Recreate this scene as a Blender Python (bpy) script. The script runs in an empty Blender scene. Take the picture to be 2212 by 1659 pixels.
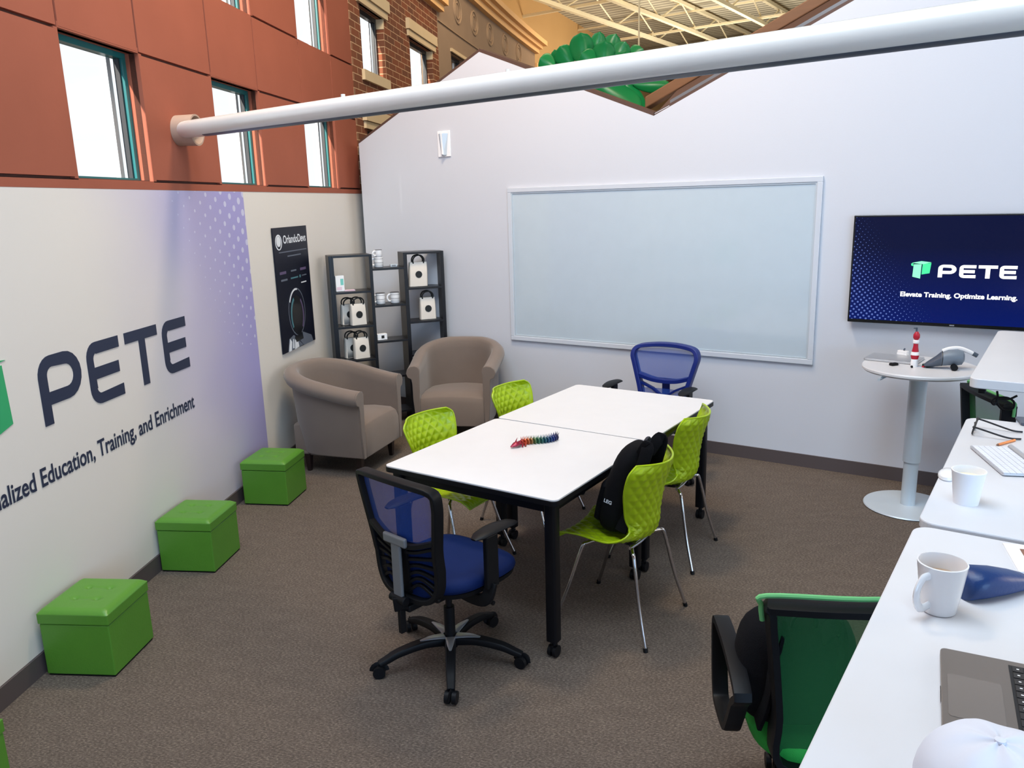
import bpy, math, random
from math import sin, cos, pi, radians, atan2, atan, sqrt, hypot
from mathutils import Vector, Matrix
random.seed(7)
SC = bpy.context.scene
COL = SC.collection

# ------------------------------------------------------------------ camera
FPX, PITCH, ROLL, CAMH = 1717.2, radians(12.960), radians(1.5963), 2.15
_f = Vector((0, cos(PITCH), -sin(PITCH))); _r = Vector((1, 0, 0)); _d = _f.cross(_r)
CR = cos(ROLL) * _r + sin(ROLL) * _d
CD = -sin(ROLL) * _r + cos(ROLL) * _d
cam_d = bpy.data.cameras.new('camera'); cam = bpy.data.objects.new('camera', cam_d); COL.objects.link(cam)
cam_d.sensor_width = 36; cam_d.lens = 36 * FPX / 2212; cam_d.clip_end = 300; cam_d.clip_start = 0.02
m = Matrix((CR, -CD, -_f)).transposed().to_4x4(); m.translation = (0, 0, CAMH)
cam.matrix_world = m
SC.camera = cam

def at(px, py, z):
    """point of the horizontal plane z seen at a pixel of the photograph"""
    v = CR * (px - 1106) + CD * (py - 829.5) + _f * FPX
    t = (z - CAMH) / v.z
    return Vector((v.x * t, v.y * t, z))

def aty(px, py, y):
    v = CR * (px - 1106) + CD * (py - 829.5) + _f * FPX
    t = y / v.y
    return Vector((v.x * t, y, CAMH + v.z * t))

# ------------------------------------------------------------------ world, lights, exposure
SC.view_settings.view_transform = 'Standard'
SC.view_settings.look = 'None'
SC.view_settings.exposure = 0.66
SC.view_settings.gamma = 1.0
SC.view_settings.use_curve_mapping = False
w = bpy.data.worlds.new('World'); SC.world = w; w.use_nodes = True
bg = w.node_tree.nodes['Background']
bg.inputs[0].default_value = (0.88, 0.94, 1.0, 1); bg.inputs[1].default_value = 0.76

def area(name, loc, target, sx, sy, power, color):
    l = bpy.data.lights.new(name, 'AREA'); l.shape = 'RECTANGLE'; l.size = sx; l.size_y = sy
    l.energy = power; l.color = color
    o = bpy.data.objects.new(name, l); COL.objects.link(o); o.location = loc
    o.rotation_euler = (Vector(target) - Vector(loc)).to_track_quat('-Z', 'Y').to_euler()
    return o
# daylight through the tall upper windows of the street front on the left
area('upper_window_daylight', (-0.5, 2.2, 6.2), (1.6, 5.6, 0.3), 5.0, 3.0, 250, (0.74, 0.88, 1.0))
sun = bpy.data.lights.new('sun', 'SUN'); sun.energy = 6.0; sun.angle = radians(1.0); sun.color = (1.0, 0.93, 0.84)
so = bpy.data.objects.new('sun', sun); COL.objects.link(so)
so.rotation_euler = Vector((sin(radians(17.2)) * cos(radians(24)), cos(radians(17.2)) * cos(radians(24)), -sin(radians(24)))).to_track_quat('-Z', 'Y').to_euler()
# added unseen fill lights: blue from behind the camera, warm from the right
area('rear_blue_fill', (2.6, -4.3, 2.2), (2.4, 6.0, 0.8), 4.6, 2.6, 200, (0.40, 0.66, 1.0))
area('right_warm_fill', (8.0, 3.0, 3.4), (-2.0, 4.5, 1.0), 4.0, 2.5, 120, (1.0, 0.87, 0.70))
# warm high-bay lamps of the hall, plus one added uplight
area('hall_lamp', (-0.2, 5.2, 6.8), (-0.9, 7.8, 2.7), 1.0, 1.0, 150, (1.0, 0.80, 0.55))
area('hall_lamp', (4.0, 19.0, 6.6), (1.5, 22.0, 5.0), 3.0, 3.0, 110, (1.0, 0.80, 0.55))
area('deck_fill_uplight', (6.5, 25.0, 3.4), (6.0, 25.5, 8.0), 3.0, 3.0, 300, (1.0, 0.92, 0.80))  # unseen fill added to brighten the roof deck
area('hall_lamp', (1.5, 12.0, 7.0), (-0.8, 14.5, 4.8), 2.0, 2.0, 70, (1.0, 0.78, 0.52))

# ------------------------------------------------------------------ materials
def lin(c):
    return tuple((x / 255 / 12.92) if x / 255 <= 0.04045 else ((x / 255 + 0.055) / 1.055) ** 2.4 for x in c)
MATS = {}
def mat(name, rgb, rough=0.5, metal=0.0, var=0.0, vscale=8.0, bump=0.0, bscale=200.0, emit=None, estr=1.0,
        alpha=1.0, sheen=0.0, coat=0.0, stretch=None):
    if name in MATS: return MATS[name]
    M = bpy.data.materials.new(name); M.use_nodes = True; nt = M.node_tree; N = nt.nodes; L = nt.links
    p = N['Principled BSDF']; c = (*lin(rgb), 1)
    p.inputs['Base Color'].default_value = c; p.inputs['Roughness'].default_value = rough
    p.inputs['Metallic'].default_value = metal
    if sheen: p.inputs['Sheen Weight'].default_value = sheen
    if coat: p.inputs['Coat Weight'].default_value = coat
    p.inputs['Alpha'].default_value = alpha
    tc = N.new('ShaderNodeTexCoord'); src = tc.outputs['Object']
    if stretch:
        mp = N.new('ShaderNodeMapping'); mp.inputs['Scale'].default_value = stretch; L.new(src, mp.inputs[0]); src = mp.outputs[0]
    # every material carries a slight procedural variation
    n = N.new('ShaderNodeTexNoise'); n.inputs['Scale'].default_value = vscale; n.inputs['Detail'].default_value = 4
    L.new(src, n.inputs['Vector'])
    v = var if var else 0.03
    mx = N.new('ShaderNodeMix'); mx.data_type = 'RGBA'
    mx.inputs['A'].default_value = (*[x * (1 - v) for x in c[:3]], 1); mx.inputs['B'].default_value = (*[min(1, x * (1 + v)) for x in c[:3]], 1)
    L.new(n.outputs['Fac'], mx.inputs['Factor']); L.new(mx.outputs['Result'], p.inputs['Base Color'])
    if bump:
        nb = N.new('ShaderNodeTexNoise'); nb.inputs['Scale'].default_value = bscale; nb.inputs['Detail'].default_value = 2
        L.new(src, nb.inputs['Vector'])
        b = N.new('ShaderNodeBump'); b.inputs['Strength'].default_value = bump; b.inputs['Distance'].default_value = 0.004
        L.new(nb.outputs['Fac'], b.inputs['Height']); L.new(b.outputs[0], p.inputs['Normal'])
    if emit:
        p.inputs['Emission Color'].default_value = (*lin(emit), 1); p.inputs['Emission Strength'].default_value = estr
    MATS[name] = M
    return M

def nodes(name):
    M = bpy.data.materials.new(name); M.use_nodes = True; MATS[name] = M
    return M, M.node_tree.nodes, M.node_tree.links, M.node_tree.nodes['Principled BSDF']
def math_node(N, L, op, a, b=None, c=None):
    n = N.new('ShaderNodeMath'); n.operation = op
    for i, x in enumerate((a, b, c)):
        if x is None: continue
        if isinstance(x, (int, float)): n.inputs[i].default_value = x
        else: L.new(x, n.inputs[i])
    return n.outputs[0]

def carpet_mat():
    M, N, L, p = nodes('carpet')
    tc = N.new('ShaderNodeTexCoord')
    mp = N.new('ShaderNodeMapping'); mp.inputs['Rotation'].default_value = (0, 0, radians(33)); mp.inputs['Scale'].default_value = (1, 2.2, 1)
    L.new(tc.outputs['Object'], mp.inputs[0])
    n1 = N.new('ShaderNodeTexNoise'); n1.inputs['Scale'].default_value = 75; n1.inputs['Detail'].default_value = 5; n1.inputs['Roughness'].default_value = 0.75
    n2 = N.new('ShaderNodeTexNoise'); n2.inputs['Scale'].default_value = 7; n2.inputs['Detail'].default_value = 4
    L.new(mp.outputs[0], n1.inputs['Vector']); L.new(mp.outputs[0], n2.inputs['Vector'])
    r = N.new('ShaderNodeValToRGB'); e = r.color_ramp.elements
    e[0].position = 0.32; e[0].color = (*lin((56, 48, 43)), 1); e[1].position = 0.72; e[1].color = (*lin((150, 134, 120)), 1)
    k = e.new(0.5); k.color = (*lin((95, 83, 74)), 1)
    L.new(n1.outputs['Fac'], r.inputs[0])
    mx = N.new('ShaderNodeMix'); mx.data_type = 'RGBA'; mx.blend_type = 'MULTIPLY'; mx.inputs['Factor'].default_value = 0.45
    r2 = N.new('ShaderNodeValToRGB'); r2.color_ramp.elements[0].position = 0.3; r2.color_ramp.elements[0].color = (.62, .60, .60, 1)
    r2.color_ramp.elements[1].position = 0.7; r2.color_ramp.elements[1].color = (1, 1, 1, 1)
    L.new(n2.outputs['Fac'], r2.inputs[0]); L.new(r.outputs[0], mx.inputs['A']); L.new(r2.outputs[0], mx.inputs['B'])
    L.new(mx.outputs['Result'], p.inputs['Base Color']); p.inputs['Roughness'].default_value = 0.95
    b = N.new('ShaderNodeBump'); b.inputs['Strength'].default_value = 0.5; b.inputs['Distance'].default_value = 0.006
    L.new(n1.outputs['Fac'], b.inputs['Height']); L.new(b.outputs[0], p.inputs['Normal'])
    return M

def brick_mat():
    M, N, L, p = nodes('brick')
    uv = N.new('ShaderNodeUVMap')
    b = N.new('ShaderNodeTexBrick'); b.inputs['Scale'].default_value = 1
    b.inputs['Brick Width'].default_value = 0.26; b.inputs['Row Height'].default_value = 0.077; b.inputs['Mortar Size'].default_value = 0.0045
    b.inputs['Color1'].default_value = (*lin((128, 70, 42)), 1); b.inputs['Color2'].default_value = (*lin((96, 58, 38)), 1)
    b.inputs['Mortar'].default_value = (*lin((196, 158, 122)), 1); b.inputs['Bias'].default_value = -0.2
    L.new(uv.outputs[0], b.inputs['Vector']); L.new(b.outputs['Color'], p.inputs['Base Color']); p.inputs['Roughness'].default_value = 0.85
    bp = N.new('ShaderNodeBump'); bp.invert = True; bp.inputs['Strength'].default_value = 0.6; bp.inputs['Distance'].default_value = 0.01
    L.new(b.outputs['Fac'], bp.inputs['Height']); L.new(bp.outputs[0], p.inputs['Normal'])
    return M

def mural_mat():
    """printed vinyl: off-white turning lavender to the right with a halftone of pale dots"""
    M, N, L, p = nodes('mural_print')
    uv = N.new('ShaderNodeUVMap'); sp = N.new('ShaderNodeSeparateXYZ'); L.new(uv.outputs[0], sp.inputs[0])
    u, v = sp.outputs[0], sp.outputs[1]                       # metres along the wall, height
    mr = N.new('ShaderNodeMapRange'); mr.interpolation_type = 'SMOOTHSTEP'
    mr.inputs['From Min'].default_value = 4.3; mr.inputs['From Max'].default_value = 6.25
    nz = N.new('ShaderNodeTexNoise'); nz.inputs['Scale'].default_value = 0.8; L.new(uv.outputs[0], nz.inputs['Vector'])
    uu = math_node(N, L, 'ADD', u, math_node(N, L, 'MULTIPLY', math_node(N, L, 'SUBTRACT', nz.outputs['Fac'], 0.5), 0.9))
    uu = math_node(N, L, 'ADD', uu, math_node(N, L, 'MULTIPLY', math_node(N, L, 'SUBTRACT', v, 1.2), 0.28))
    L.new(uu, mr.inputs['Value'])
    mx = N.new('ShaderNodeMix'); mx.data_type = 'RGBA'
    mx.inputs['A'].default_value = (*lin((222, 214, 206)), 1); mx.inputs['B'].default_value = (*lin((160, 154, 204)), 1)
    L.new(mr.outputs[0], mx.inputs['Factor'])
    g = 0.118
    a = math_node(N, L, 'DIVIDE', math_node(N, L, 'ADD', u, math_node(N, L, 'MULTIPLY', v, 0.62)), g)
    b = math_node(N, L, 'DIVIDE', math_node(N, L, 'SUBTRACT', v, math_node(N, L, 'MULTIPLY', u, 0.62)), g)
    fa = math_node(N, L, 'SUBTRACT', math_node(N, L, 'FRACT', a), 0.5); fb = math_node(N, L, 'SUBTRACT', math_node(N, L, 'FRACT', b), 0.5)
    d = math_node(N, L, 'SQRT', math_node(N, L, 'ADD', math_node(N, L, 'MULTIPLY', fa, fa), math_node(N, L, 'MULTIPLY', fb, fb)))
    # radius shrinks to the left and downwards
    ru = math_node(N, L, 'MULTIPLY', math_node(N, L, 'SUBTRACT', u, 5.05), 0.21)
    rv = math_node(N, L, 'MULTIPLY', math_node(N, L, 'SUBTRACT', v, 2.0), 0.13)
    rr = math_node(N, L, 'MINIMUM', math_node(N, L, 'ADD', ru, rv), 0.31)
    dot = math_node(N, L, 'LESS_THAN', d, rr)
    on = math_node(N, L, 'MULTIPLY', dot, math_node(N, L, 'GREATER_THAN', v, 1.12))
    m2 = N.new('ShaderNodeMix'); m2.data_type = 'RGBA'; L.new(math_node(N, L, 'MULTIPLY', on, 0.8), m2.inputs['Factor'])
    L.new(mx.outputs['Result'], m2.inputs['A']); m2.inputs['B'].default_value = (*lin((205, 205, 226)), 1)
    L.new(m2.outputs['Result'], p.inputs['Base Color']); p.inputs['Roughness'].default_value = 0.6
    return M

def screen_mat():
    M, N, L, p = nodes('screen_picture')
    uv = N.new('ShaderNodeUVMap'); sp = N.new('ShaderNodeSeparateXYZ'); L.new(uv.outputs[0], sp.inputs[0]); u, v = sp.outputs[0], sp.outputs[1]
    g = 0.034
    a = math_node(N, L, 'DIVIDE', math_node(N, L, 'ADD', u, math_node(N, L, 'MULTIPLY', v, 0.8)), g)
    b = math_node(N, L, 'DIVIDE', math_node(N, L, 'SUBTRACT', v, math_node(N, L, 'MULTIPLY', u, 0.8)), g)
    fa = math_node(N, L, 'SUBTRACT', math_node(N, L, 'FRACT', a), 0.5); fb = math_node(N, L, 'SUBTRACT', math_node(N, L, 'FRACT', b), 0.5)
    d = math_node(N, L, 'SQRT', math_node(N, L, 'ADD', math_node(N, L, 'MULTIPLY', fa, fa), math_node(N, L, 'MULTIPLY', fb, fb)))
    # lower-left corner of dots, and a faint one at the upper right
    s1 = math_node(N, L, 'MULTIPLY', math_node(N, L, 'SUBTRACT', 0.62, math_node(N, L, 'ADD', u, math_node(N, L, 'MULTIPLY', v, 0.65))), 0.6)
    dot1 = math_node(N, L, 'LESS_THAN', d, math_node(N, L, 'MINIMUM', s1, 0.26))
    s2 = math_node(N, L, 'MULTIPLY', math_node(N, L, 'SUBTRACT', math_node(N, L, 'ADD', u, math_node(N, L, 'MULTIPLY', v, 0.6)), 1.38), 0.8)
    dot2 = math_node(N, L, 'MULTIPLY', math_node(N, L, 'LESS_THAN', d, math_node(N, L, 'MINIMUM', s2, 0.2)), 0.25)
    on = math_node(N, L, 'MAXIMUM', math_node(N, L, 'MULTIPLY', dot1, 0.9), dot2)
    g2 = N.new('ShaderNodeMix'); g2.data_type = 'RGBA'; g2.inputs['A'].default_value = (*lin((2, 18, 84)), 1); g2.inputs['B'].default_value = (*lin((2, 8, 44)), 1)
    L.new(math_node(N, L, 'MULTIPLY', v, 1.9), g2.inputs['Factor'])
    m2 = N.new('ShaderNodeMix'); m2.data_type = 'RGBA'; L.new(on, m2.inputs['Factor']); L.new(g2.outputs['Result'], m2.inputs['A'])
    m2.inputs['B'].default_value = (*lin((84, 104, 170)), 1)
    p.inputs['Base Color'].default_value = (0.003, 0.003, 0.005, 1); p.inputs['Roughness'].default_value = 0.2; p.inputs['Specular IOR Level'].default_value = 0.15
    L.new(m2.outputs['Result'], p.inputs['Emission Color']); p.inputs['Emission Strength'].default_value = 0.9
    return M

def dragon_mat():
    M, N, L, p = nodes('rainbow_plastic')
    tc = N.new('ShaderNodeTexCoord'); sp = N.new('ShaderNodeSeparateXYZ'); L.new(tc.outputs['Object'], sp.inputs[0])
    r = N.new('ShaderNodeValToRGB'); e = r.color_ramp.elements
    e[0].position = 0.0; e[0].color = (*lin((150, 30, 62)), 1); e[1].position = 1.0; e[1].color = (*lin((40, 30, 45)), 1)
    for q, c in ((.18, (150, 34, 60)), (.33, (190, 80, 40)), (.5, (60, 110, 70)), (.65, (40, 90, 100)), (.82, (36, 56, 120))):
        k = e.new(q); k.color = (*lin(c), 1)
    L.new(math_node(N, L, 'ADD', math_node(N, L, 'DIVIDE', sp.outputs[0], 0.30), 0.5), r.inputs[0])
    L.new(r.outputs[0], p.inputs['Base Color']); p.inputs['Roughness'].default_value = 0.3; p.inputs['Metallic'].default_value = 0.3
    return M

def glass_mat():
    M, N, L, p = nodes('window_glass')
    t = N.new('ShaderNodeBsdfTransparent'); t.inputs[0].default_value = (1, 1, .99, 1)
    g = N.new('ShaderNodeBsdfGlossy'); g.inputs['Roughness'].default_value = 0.02
    mx = N.new('ShaderNodeMixShader'); mx.inputs[0].default_value = 0.04
    L.new(t.outputs[0], mx.inputs[1]); L.new(g.outputs[0], mx.inputs[2]); L.new(mx.outputs[0], N['Material Output'].inputs[0])
    return M

def deck_mat():
    M, N, L, p = nodes('roof_deck')
    tc = N.new('ShaderNodeTexCoord'); mp = N.new('ShaderNodeMapping'); mp.inputs['Rotation'].default_value = (0, 0, radians(33.5)); L.new(tc.outputs['Object'], mp.inputs[0])
    wv = N.new('ShaderNodeTexWave'); wv.bands_direction = 'Y'; wv.inputs['Scale'].default_value = 1.05; L.new(mp.outputs[0], wv.inputs['Vector'])
    r = N.new('ShaderNodeValToRGB'); r.color_ramp.elements[0].color = (*lin((150, 142, 124)), 1); r.color_ramp.elements[0].position = .35
    r.color_ramp.elements[1].color = (*lin((196, 188, 164)), 1); r.color_ramp.elements[1].position = .6
    L.new(wv.outputs['Fac'], r.inputs[0]); L.new(r.outputs[0], p.inputs['Base Color']); p.inputs['Roughness'].default_value = 0.7
    b = N.new('ShaderNodeBump'); b.inputs['Distance'].default_value = 0.05; b.inputs['Strength'].default_value = 0.8
    L.new(wv.outputs['Fac'], b.inputs['Height']); L.new(b.outputs[0], p.inputs['Normal'])
    return M

CARPET, BRICK, MURAL, SCREEN, RAINBOW, GLASS, DECK = carpet_mat(), brick_mat(), mural_mat(), screen_mat(), dragon_mat(), glass_mat(), deck_mat()
WALLW = mat('white_wall_paint', (206, 208, 215), .55, bump=.08, bscale=90, var=.015, vscale=1.5)
WALLC = mat('cream_wall_paint', (222, 216, 208), .6, bump=.08, bscale=90, var=.02, vscale=1.5)
BASEB = mat('rubber_baseboard', (84, 74, 74), .5)
ORANGE = mat('terracotta_panel', (156, 88, 68), .75, var=.12, vscale=2.2, bump=.15, bscale=30)
GROOVE = mat('panel_joint', (84, 52, 42), .8)
TEAL = mat('teal_window_frame', (18, 100, 102), .35)
DARKFR = mat('dark_window_frame', (38, 40, 44), .4)
CREAMST = mat('cream_stone', (214, 190, 152), .8, var=.06, vscale=5, bump=.2, bscale=60)
TANST = mat('tan_stucco', (150, 126, 104), .85, var=.08, vscale=3, bump=.3, bscale=40)
TAND = mat('tan_stucco_relief', (164, 138, 112), .85, var=.06, vscale=3)
PEACH = mat('peach_cornice', (238, 190, 130), .7, var=.04)
OCHRE = mat('ochre_hall_wall', (206, 162, 104), .8, var=.05, vscale=1.2)
STEELC = mat('cream_painted_steel', (232, 220, 186), .5)
ROOFB = mat('brown_roof_edge', (84, 60, 50), .6)
WOODB = mat('brown_beam_wood', (118, 80, 50), .6, var=.2, vscale=3, stretch=(1, 1, 8))
PIPEW = mat('white_painted_pipe', (226, 224, 218), .22, coat=.3)
PIPEC = mat('beige_pipe_collar', (178, 150, 132), .6)
ALU = mat('white_board_frame', (204, 209, 217), .35)
BOARD = mat('whiteboard_enamel', (190, 203, 212), .12, coat=.4)
BLACKP = mat('black_plastic', (12, 13, 17), .5)
BLACKM = mat('black_metal', (14, 14, 18), .4)
BLACKW = mat('black_shelf_laminate', (15, 16, 22), .35, var=.1)
BLACKF = mat('black_nylon', (9, 9, 14), .95, bump=.5, bscale=300)
DARKSTRAP = mat('dark_grey_webbing', (44, 46, 56), .8)
TAUPE = mat('taupe_microfibre', (116, 101, 91), .8, var=.06, vscale=6, bump=.2, bscale=250, sheen=.3)
DKWOOD = mat('dark_wood_leg', (34, 22, 22), .4, var=.2, vscale=20)
GREENL = mat('green_leatherette', (80, 134, 40), .38, var=.06, vscale=9, bump=.12, bscale=160)
GREEND = mat('green_leatherette_seam', (40, 84, 16), .6)
LIME = mat('lime_plastic', (160, 188, 16), .32, var=.03)
CHROME = mat('chrome', (200, 200, 205), .12, 1.0)
SILVER = mat('silver_plastic', (176, 178, 182), .3, .6)
GREYBAR = mat('grey_back_support', (120, 122, 126), .4, .3)
BLUEF = mat('blue_fabric', (2, 27, 78), .75, bump=.3, bscale=350, var=.08)
BLUEM = mat('blue_mesh', (8, 62, 150), .6, alpha=.66, bump=.4, bscale=400)
BLUEFR = mat('navy_plastic_frame', (5, 32, 112), .45)
GREENM = mat('green_mesh', (20, 100, 48), .6, alpha=.74, bump=.4, bscale=400)
GREENF = mat('green_fabric', (46, 160, 66), .7, bump=.3, bscale=300, var=.06)
GREENRIM = mat('pale_green_piping', (110, 190, 120), .6)
TOPW = mat('white_laminate', (222, 221, 223), .3)
DESKW = mat('white_desk_laminate', (214, 215, 219), .35)
DESKE = mat('pale_desk_edge', (205, 214, 226), .45)
GREYST = mat('pale_grey_steel', (196, 206, 214), .35, .2)
SCREENB = mat('television_black', (8, 9, 14), .25)
EMW = mat('screen_white', (10, 10, 10), .5, emit=(255, 255, 255), estr=1.0)
EMG = mat('screen_green', (10, 10, 10), .5, emit=(60, 215, 140), estr=1.0)
EMG2 = mat('screen_light_green', (10, 10, 10), .5, emit=(130, 240, 180), estr=1.0)
NAVY = mat('navy_vinyl_letter', (34, 42, 66), .5)
LOGOG = mat('logo_green_vinyl', (46, 160, 100), .5)
LOGOG2 = mat('logo_pale_green_vinyl', (110, 205, 160), .5)
POSTER = mat('poster_navy_print', (14, 18, 34), .4, var=.25, vscale=3)
PWHITE = mat('poster_white_ink', (226, 230, 236), .5)
PPURP = mat('poster_purple_ink', (92, 78, 112), .5)
PTEAL = mat('poster_teal_ink', (72, 120, 130), .5)
PGREY = mat('poster_grey_ink', (96, 104, 118), .5)
PDARK = mat('poster_black_ink', (8, 12, 20), .3)
CERAMIC = mat('white_ceramic', (232, 232, 234), .18, coat=.4)
CERTAN = mat('milky_coffee', (178, 150, 124), .3)
MUGLINE = mat('dark_mug_print', (60, 56, 60), .5)
PAPERW = mat('white_paper', (240, 240, 242), .7)
CANVAS = mat('cream_canvas', (222, 214, 204), .85, bump=.2, bscale=250)
INKBK = mat('black_ink', (20, 24, 26), .6)
NAVYC = mat('navy_leatherette', (10, 50, 104), .4, bump=.15, bscale=120)
LAPTOP = mat('space_grey_aluminium', (128, 120, 114), .35, .4)
LAPPAD = mat('grey_trackpad', (136, 128, 122), .25, .3)
KEYB = mat('black_key', (26, 26, 28), .5)
KEYW = mat('white_key', (226, 230, 240), .5)
ALUM = mat('silver_aluminium', (200, 202, 206), .35, .6)
ORANGEP = mat('orange_paint', (235, 140, 70), .5)
BROWNP = mat('brown_cardboard', (134, 96, 78), .7)
REDP = mat('red_plastic', (178, 16, 44), .4)
GREYV = mat('grey_vacuum_plastic', (112, 124, 138), .4)
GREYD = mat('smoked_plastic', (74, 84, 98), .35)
LEAFG = mat('glossy_green_leaf', (22, 134, 72), .35, var=.25, vscale=2.5)
CAPW = mat('white_cotton', (214, 217, 228), .85, bump=.3, bscale=30)
TEALP = mat('teal_print', (120, 200, 190), .6)
PINKP = mat('pink_print', (228, 200, 214), .6)
GLASSG = mat('clear_lens', (200, 206, 214), .1, alpha=.25)

for m_ in (POSTER, BLACKP, BLACKM, BLACKF, BLUEF, GREENF, ORANGE):
    m_.node_tree.nodes['Principled BSDF'].inputs['Specular IOR Level'].default_value = .22
# ------------------------------------------------------------------ mesh helpers
def catmull(pts, n):
    pts = [Vector(p) for p in pts]; out = []
    P = [2 * pts[0] - pts[1]] + pts + [2 * pts[-1] - pts[-2]]
    for i in range(1, len(P) - 2):
        for k in range(n):
            t = k / n; a, b, c, d = P[i - 1], P[i], P[i + 1], P[i + 2]
            out.append(0.5 * ((2 * b) + (c - a) * t + (2 * a - 5 * b + 4 * c - d) * t * t + (3 * b - a - 3 * c + d) * t ** 3))
    out.append(pts[-1]); return out
def catmull_closed(pts, n):
    pts = [Vector(p) for p in pts]; K = len(pts); out = []
    for i in range(K):
        a, b, c, d = pts[i - 1], pts[i], pts[(i + 1) % K], pts[(i + 2) % K]
        for k in range(n):
            t = k / n
            out.append(0.5 * ((2 * b) + (c - a) * t + (2 * a - 5 * b + 4 * c - d) * t * t + (3 * b - a - 3 * c + d) * t ** 3))
    return out

class MB:
    def __init__(s): s.v = []; s.f = []; s.uv = None
    def add(s, vs, fs):
        o = len(s.v); s.v += [tuple(x) for x in vs]; s.f += [tuple(i + o for i in f) for f in fs]; return s
    def box(s, c, d, rz=0, M=None):
        x, y, z = d[0] / 2, d[1] / 2, d[2] / 2
        vs = [Vector((sx * x, sy * y, sz * z)) for sz in (-1, 1) for sy in (-1, 1) for sx in (-1, 1)]
        R = Matrix.Rotation(rz, 3, 'Z') if M is None else M
        vs = [R @ v + Vector(c) for v in vs]
        return s.add(vs, [(0, 2, 3, 1), (4, 5, 7, 6), (0, 1, 5, 4), (2, 6, 7, 3), (0, 4, 6, 2), (1, 3, 7, 5)])
    def loft(s, rings, caps=True, closed=False):
        n = len(rings[0]); vs = [p for r in rings for p in r]; fs = []
        K = len(rings)
        for i in range(K if closed else K - 1):
            for j in range(n):
                a = i * n + j; b = i * n + (j + 1) % n; c = ((i + 1) % K) * n + (j + 1) % n; d = ((i + 1) % K) * n + j
                fs.append((a, b, c, d))
        if caps and not closed:
            fs.append(tuple(range(n - 1, -1, -1))); fs.append(tuple((K - 1) * n + j for j in range(n)))
        return s.add(vs, fs)
    def tube(s, path, r, n=10, closed=False, flat=None, up=None, caps=True):
        path = [Vector(p) for p in path]; K = len(path); rs = r if isinstance(r, (list, tuple)) else [r] * K
        rings = []; prev = None
        for i, p in enumerate(path):
            if closed: t = path[(i + 1) % K] - path[i - 1]
            else: t = path[min(i + 1, K - 1)] - path[max(i - 1, 0)]
            t.normalize()
            if up is not None:
                a = Vector(up).cross(t)
                if a.length < 1e-4: a = prev if prev else t.orthogonal()
            elif prev is None: a = t.orthogonal()
            else: a = prev - t * prev.dot(t)
            a.normalize(); b = t.cross(a); prev = a
            fx, fy = flat[:2] if flat else (1, 1)
            if flat and len(flat) > 2:      # rectangular-ish section
                ring = [p + a * rs[i] * fx * q[0] + b * rs[i] * fy * q[1] for q in ((1, .7), (.85, 1), (-.85, 1), (-1, .7), (-1, -.7), (-.85, -1), (.85, -1), (1, -.7))]
            else:
                ring = [p + a * rs[i] * fx * cos(2 * pi * k / n) + b * rs[i] * fy * sin(2 * pi * k / n) for k in range(n)]
            rings.append(ring)
        return s.loft(rings, caps=caps, closed=closed)
    def cyl(s, p0, p1, r0, r1=None, n=20): return s.tube([p0, p1], [r0, r0 if r1 is None else r1], n)
    def lathe(s, prof, c=(0, 0, 0), n=32, M=None):
        rings = []
        for (r, z) in prof:
            ring = [Vector((r * cos(2 * pi * k / n), r * sin(2 * pi * k / n), z)) for k in range(n)]
            if M is not None: ring = [M @ v for v in ring]
            rings.append([v + Vector(c) for v in ring])
        return s.loft(rings)
    def grid(s, fn, nu, nv, uvf=None):
        vs = [fn(i / nu, j / nv) for i in range(nu + 1) for j in range(nv + 1)]
        fs = [(i * (nv + 1) + j, (i + 1) * (nv + 1) + j, (i + 1) * (nv + 1) + j + 1, i * (nv + 1) + j + 1) for i in range(nu) for j in range(nv)]
        return s.add(vs, fs)
    def prism(s, poly, z0, z1):
        n = len(poly); vs = [(x, y, z0) for x, y in poly] + [(x, y, z1) for x, y in poly]
        return s.add(vs, [tuple(range(n - 1, -1, -1)), tuple(range(n, 2 * n))] + [(i, (i + 1) % n, n + (i + 1) % n, n + i) for i in range(n)])
    def plate(s, poly, y0, y1, f=lambda v: v):
        """polygon in (x,z) extruded along y"""
        n = len(poly); vs = [f(Vector((x, y0, z))) for x, z in poly] + [f(Vector((x, y1, z))) for x, z in poly]
        return s.add(vs, [tuple(range(n)), tuple(range(2 * n - 1, n - 1, -1))] + [(n + i, n + (i + 1) % n, (i + 1) % n, i) for i in range(n)])
    def rbox(s, c, d, r, n=4, rz=0, axis='z'):
        """box with rounded corners in plan"""
        pts = []
        hx, hy = d[0] / 2 - r, d[1] / 2 - r
        for q, (sx, sy) in enumerate(((1, 1), (-1, 1), (-1, -1), (1, -1))):
            for k in range(n + 1):
                a = q * pi / 2 + k * pi / 2 / n
                pts.append((sx * hx + r * cos(a), sy * hy + r * sin(a)))
        R = Matrix.Rotation(rz, 3, 'Z')
        lo = [R @ Vector((x, y, -d[2] / 2)) + Vector(c) for x, y in pts]; hi = [R @ Vector((x, y, d[2] / 2)) + Vector(c) for x, y in pts]
        return s.loft([lo, hi])
    def build(s, name, m, parent=None, smooth=False, bevel=0, seg=2, subsurf=0, solid=0, kind=None, uv=None, angle=40):
        me = bpy.data.meshes.new(name); me.from_pydata(s.v, [], s.f); me.update()
        import bmesh
        bm = bmesh.new(); bm.from_mesh(me)
        if uv is None: bmesh.ops.recalc_face_normals(bm, faces=bm.faces)
        if smooth:
            for f in bm.faces: f.smooth = True
            for e in bm.edges:
                if len(e.link_faces) == 2 and e.calc_face_angle(0) > radians(angle): e.smooth = False
        bm.to_mesh(me); bm.free()
        if uv:
            l = me.uv_layers.new(name='UVMap')
            for lp in me.loops: l.data[lp.index].uv = uv[lp.vertex_index]
        me.materials.append(m)
        o = bpy.data.objects.new(name, me); COL.objects.link(o)
        if parent: o.parent = parent
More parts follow.
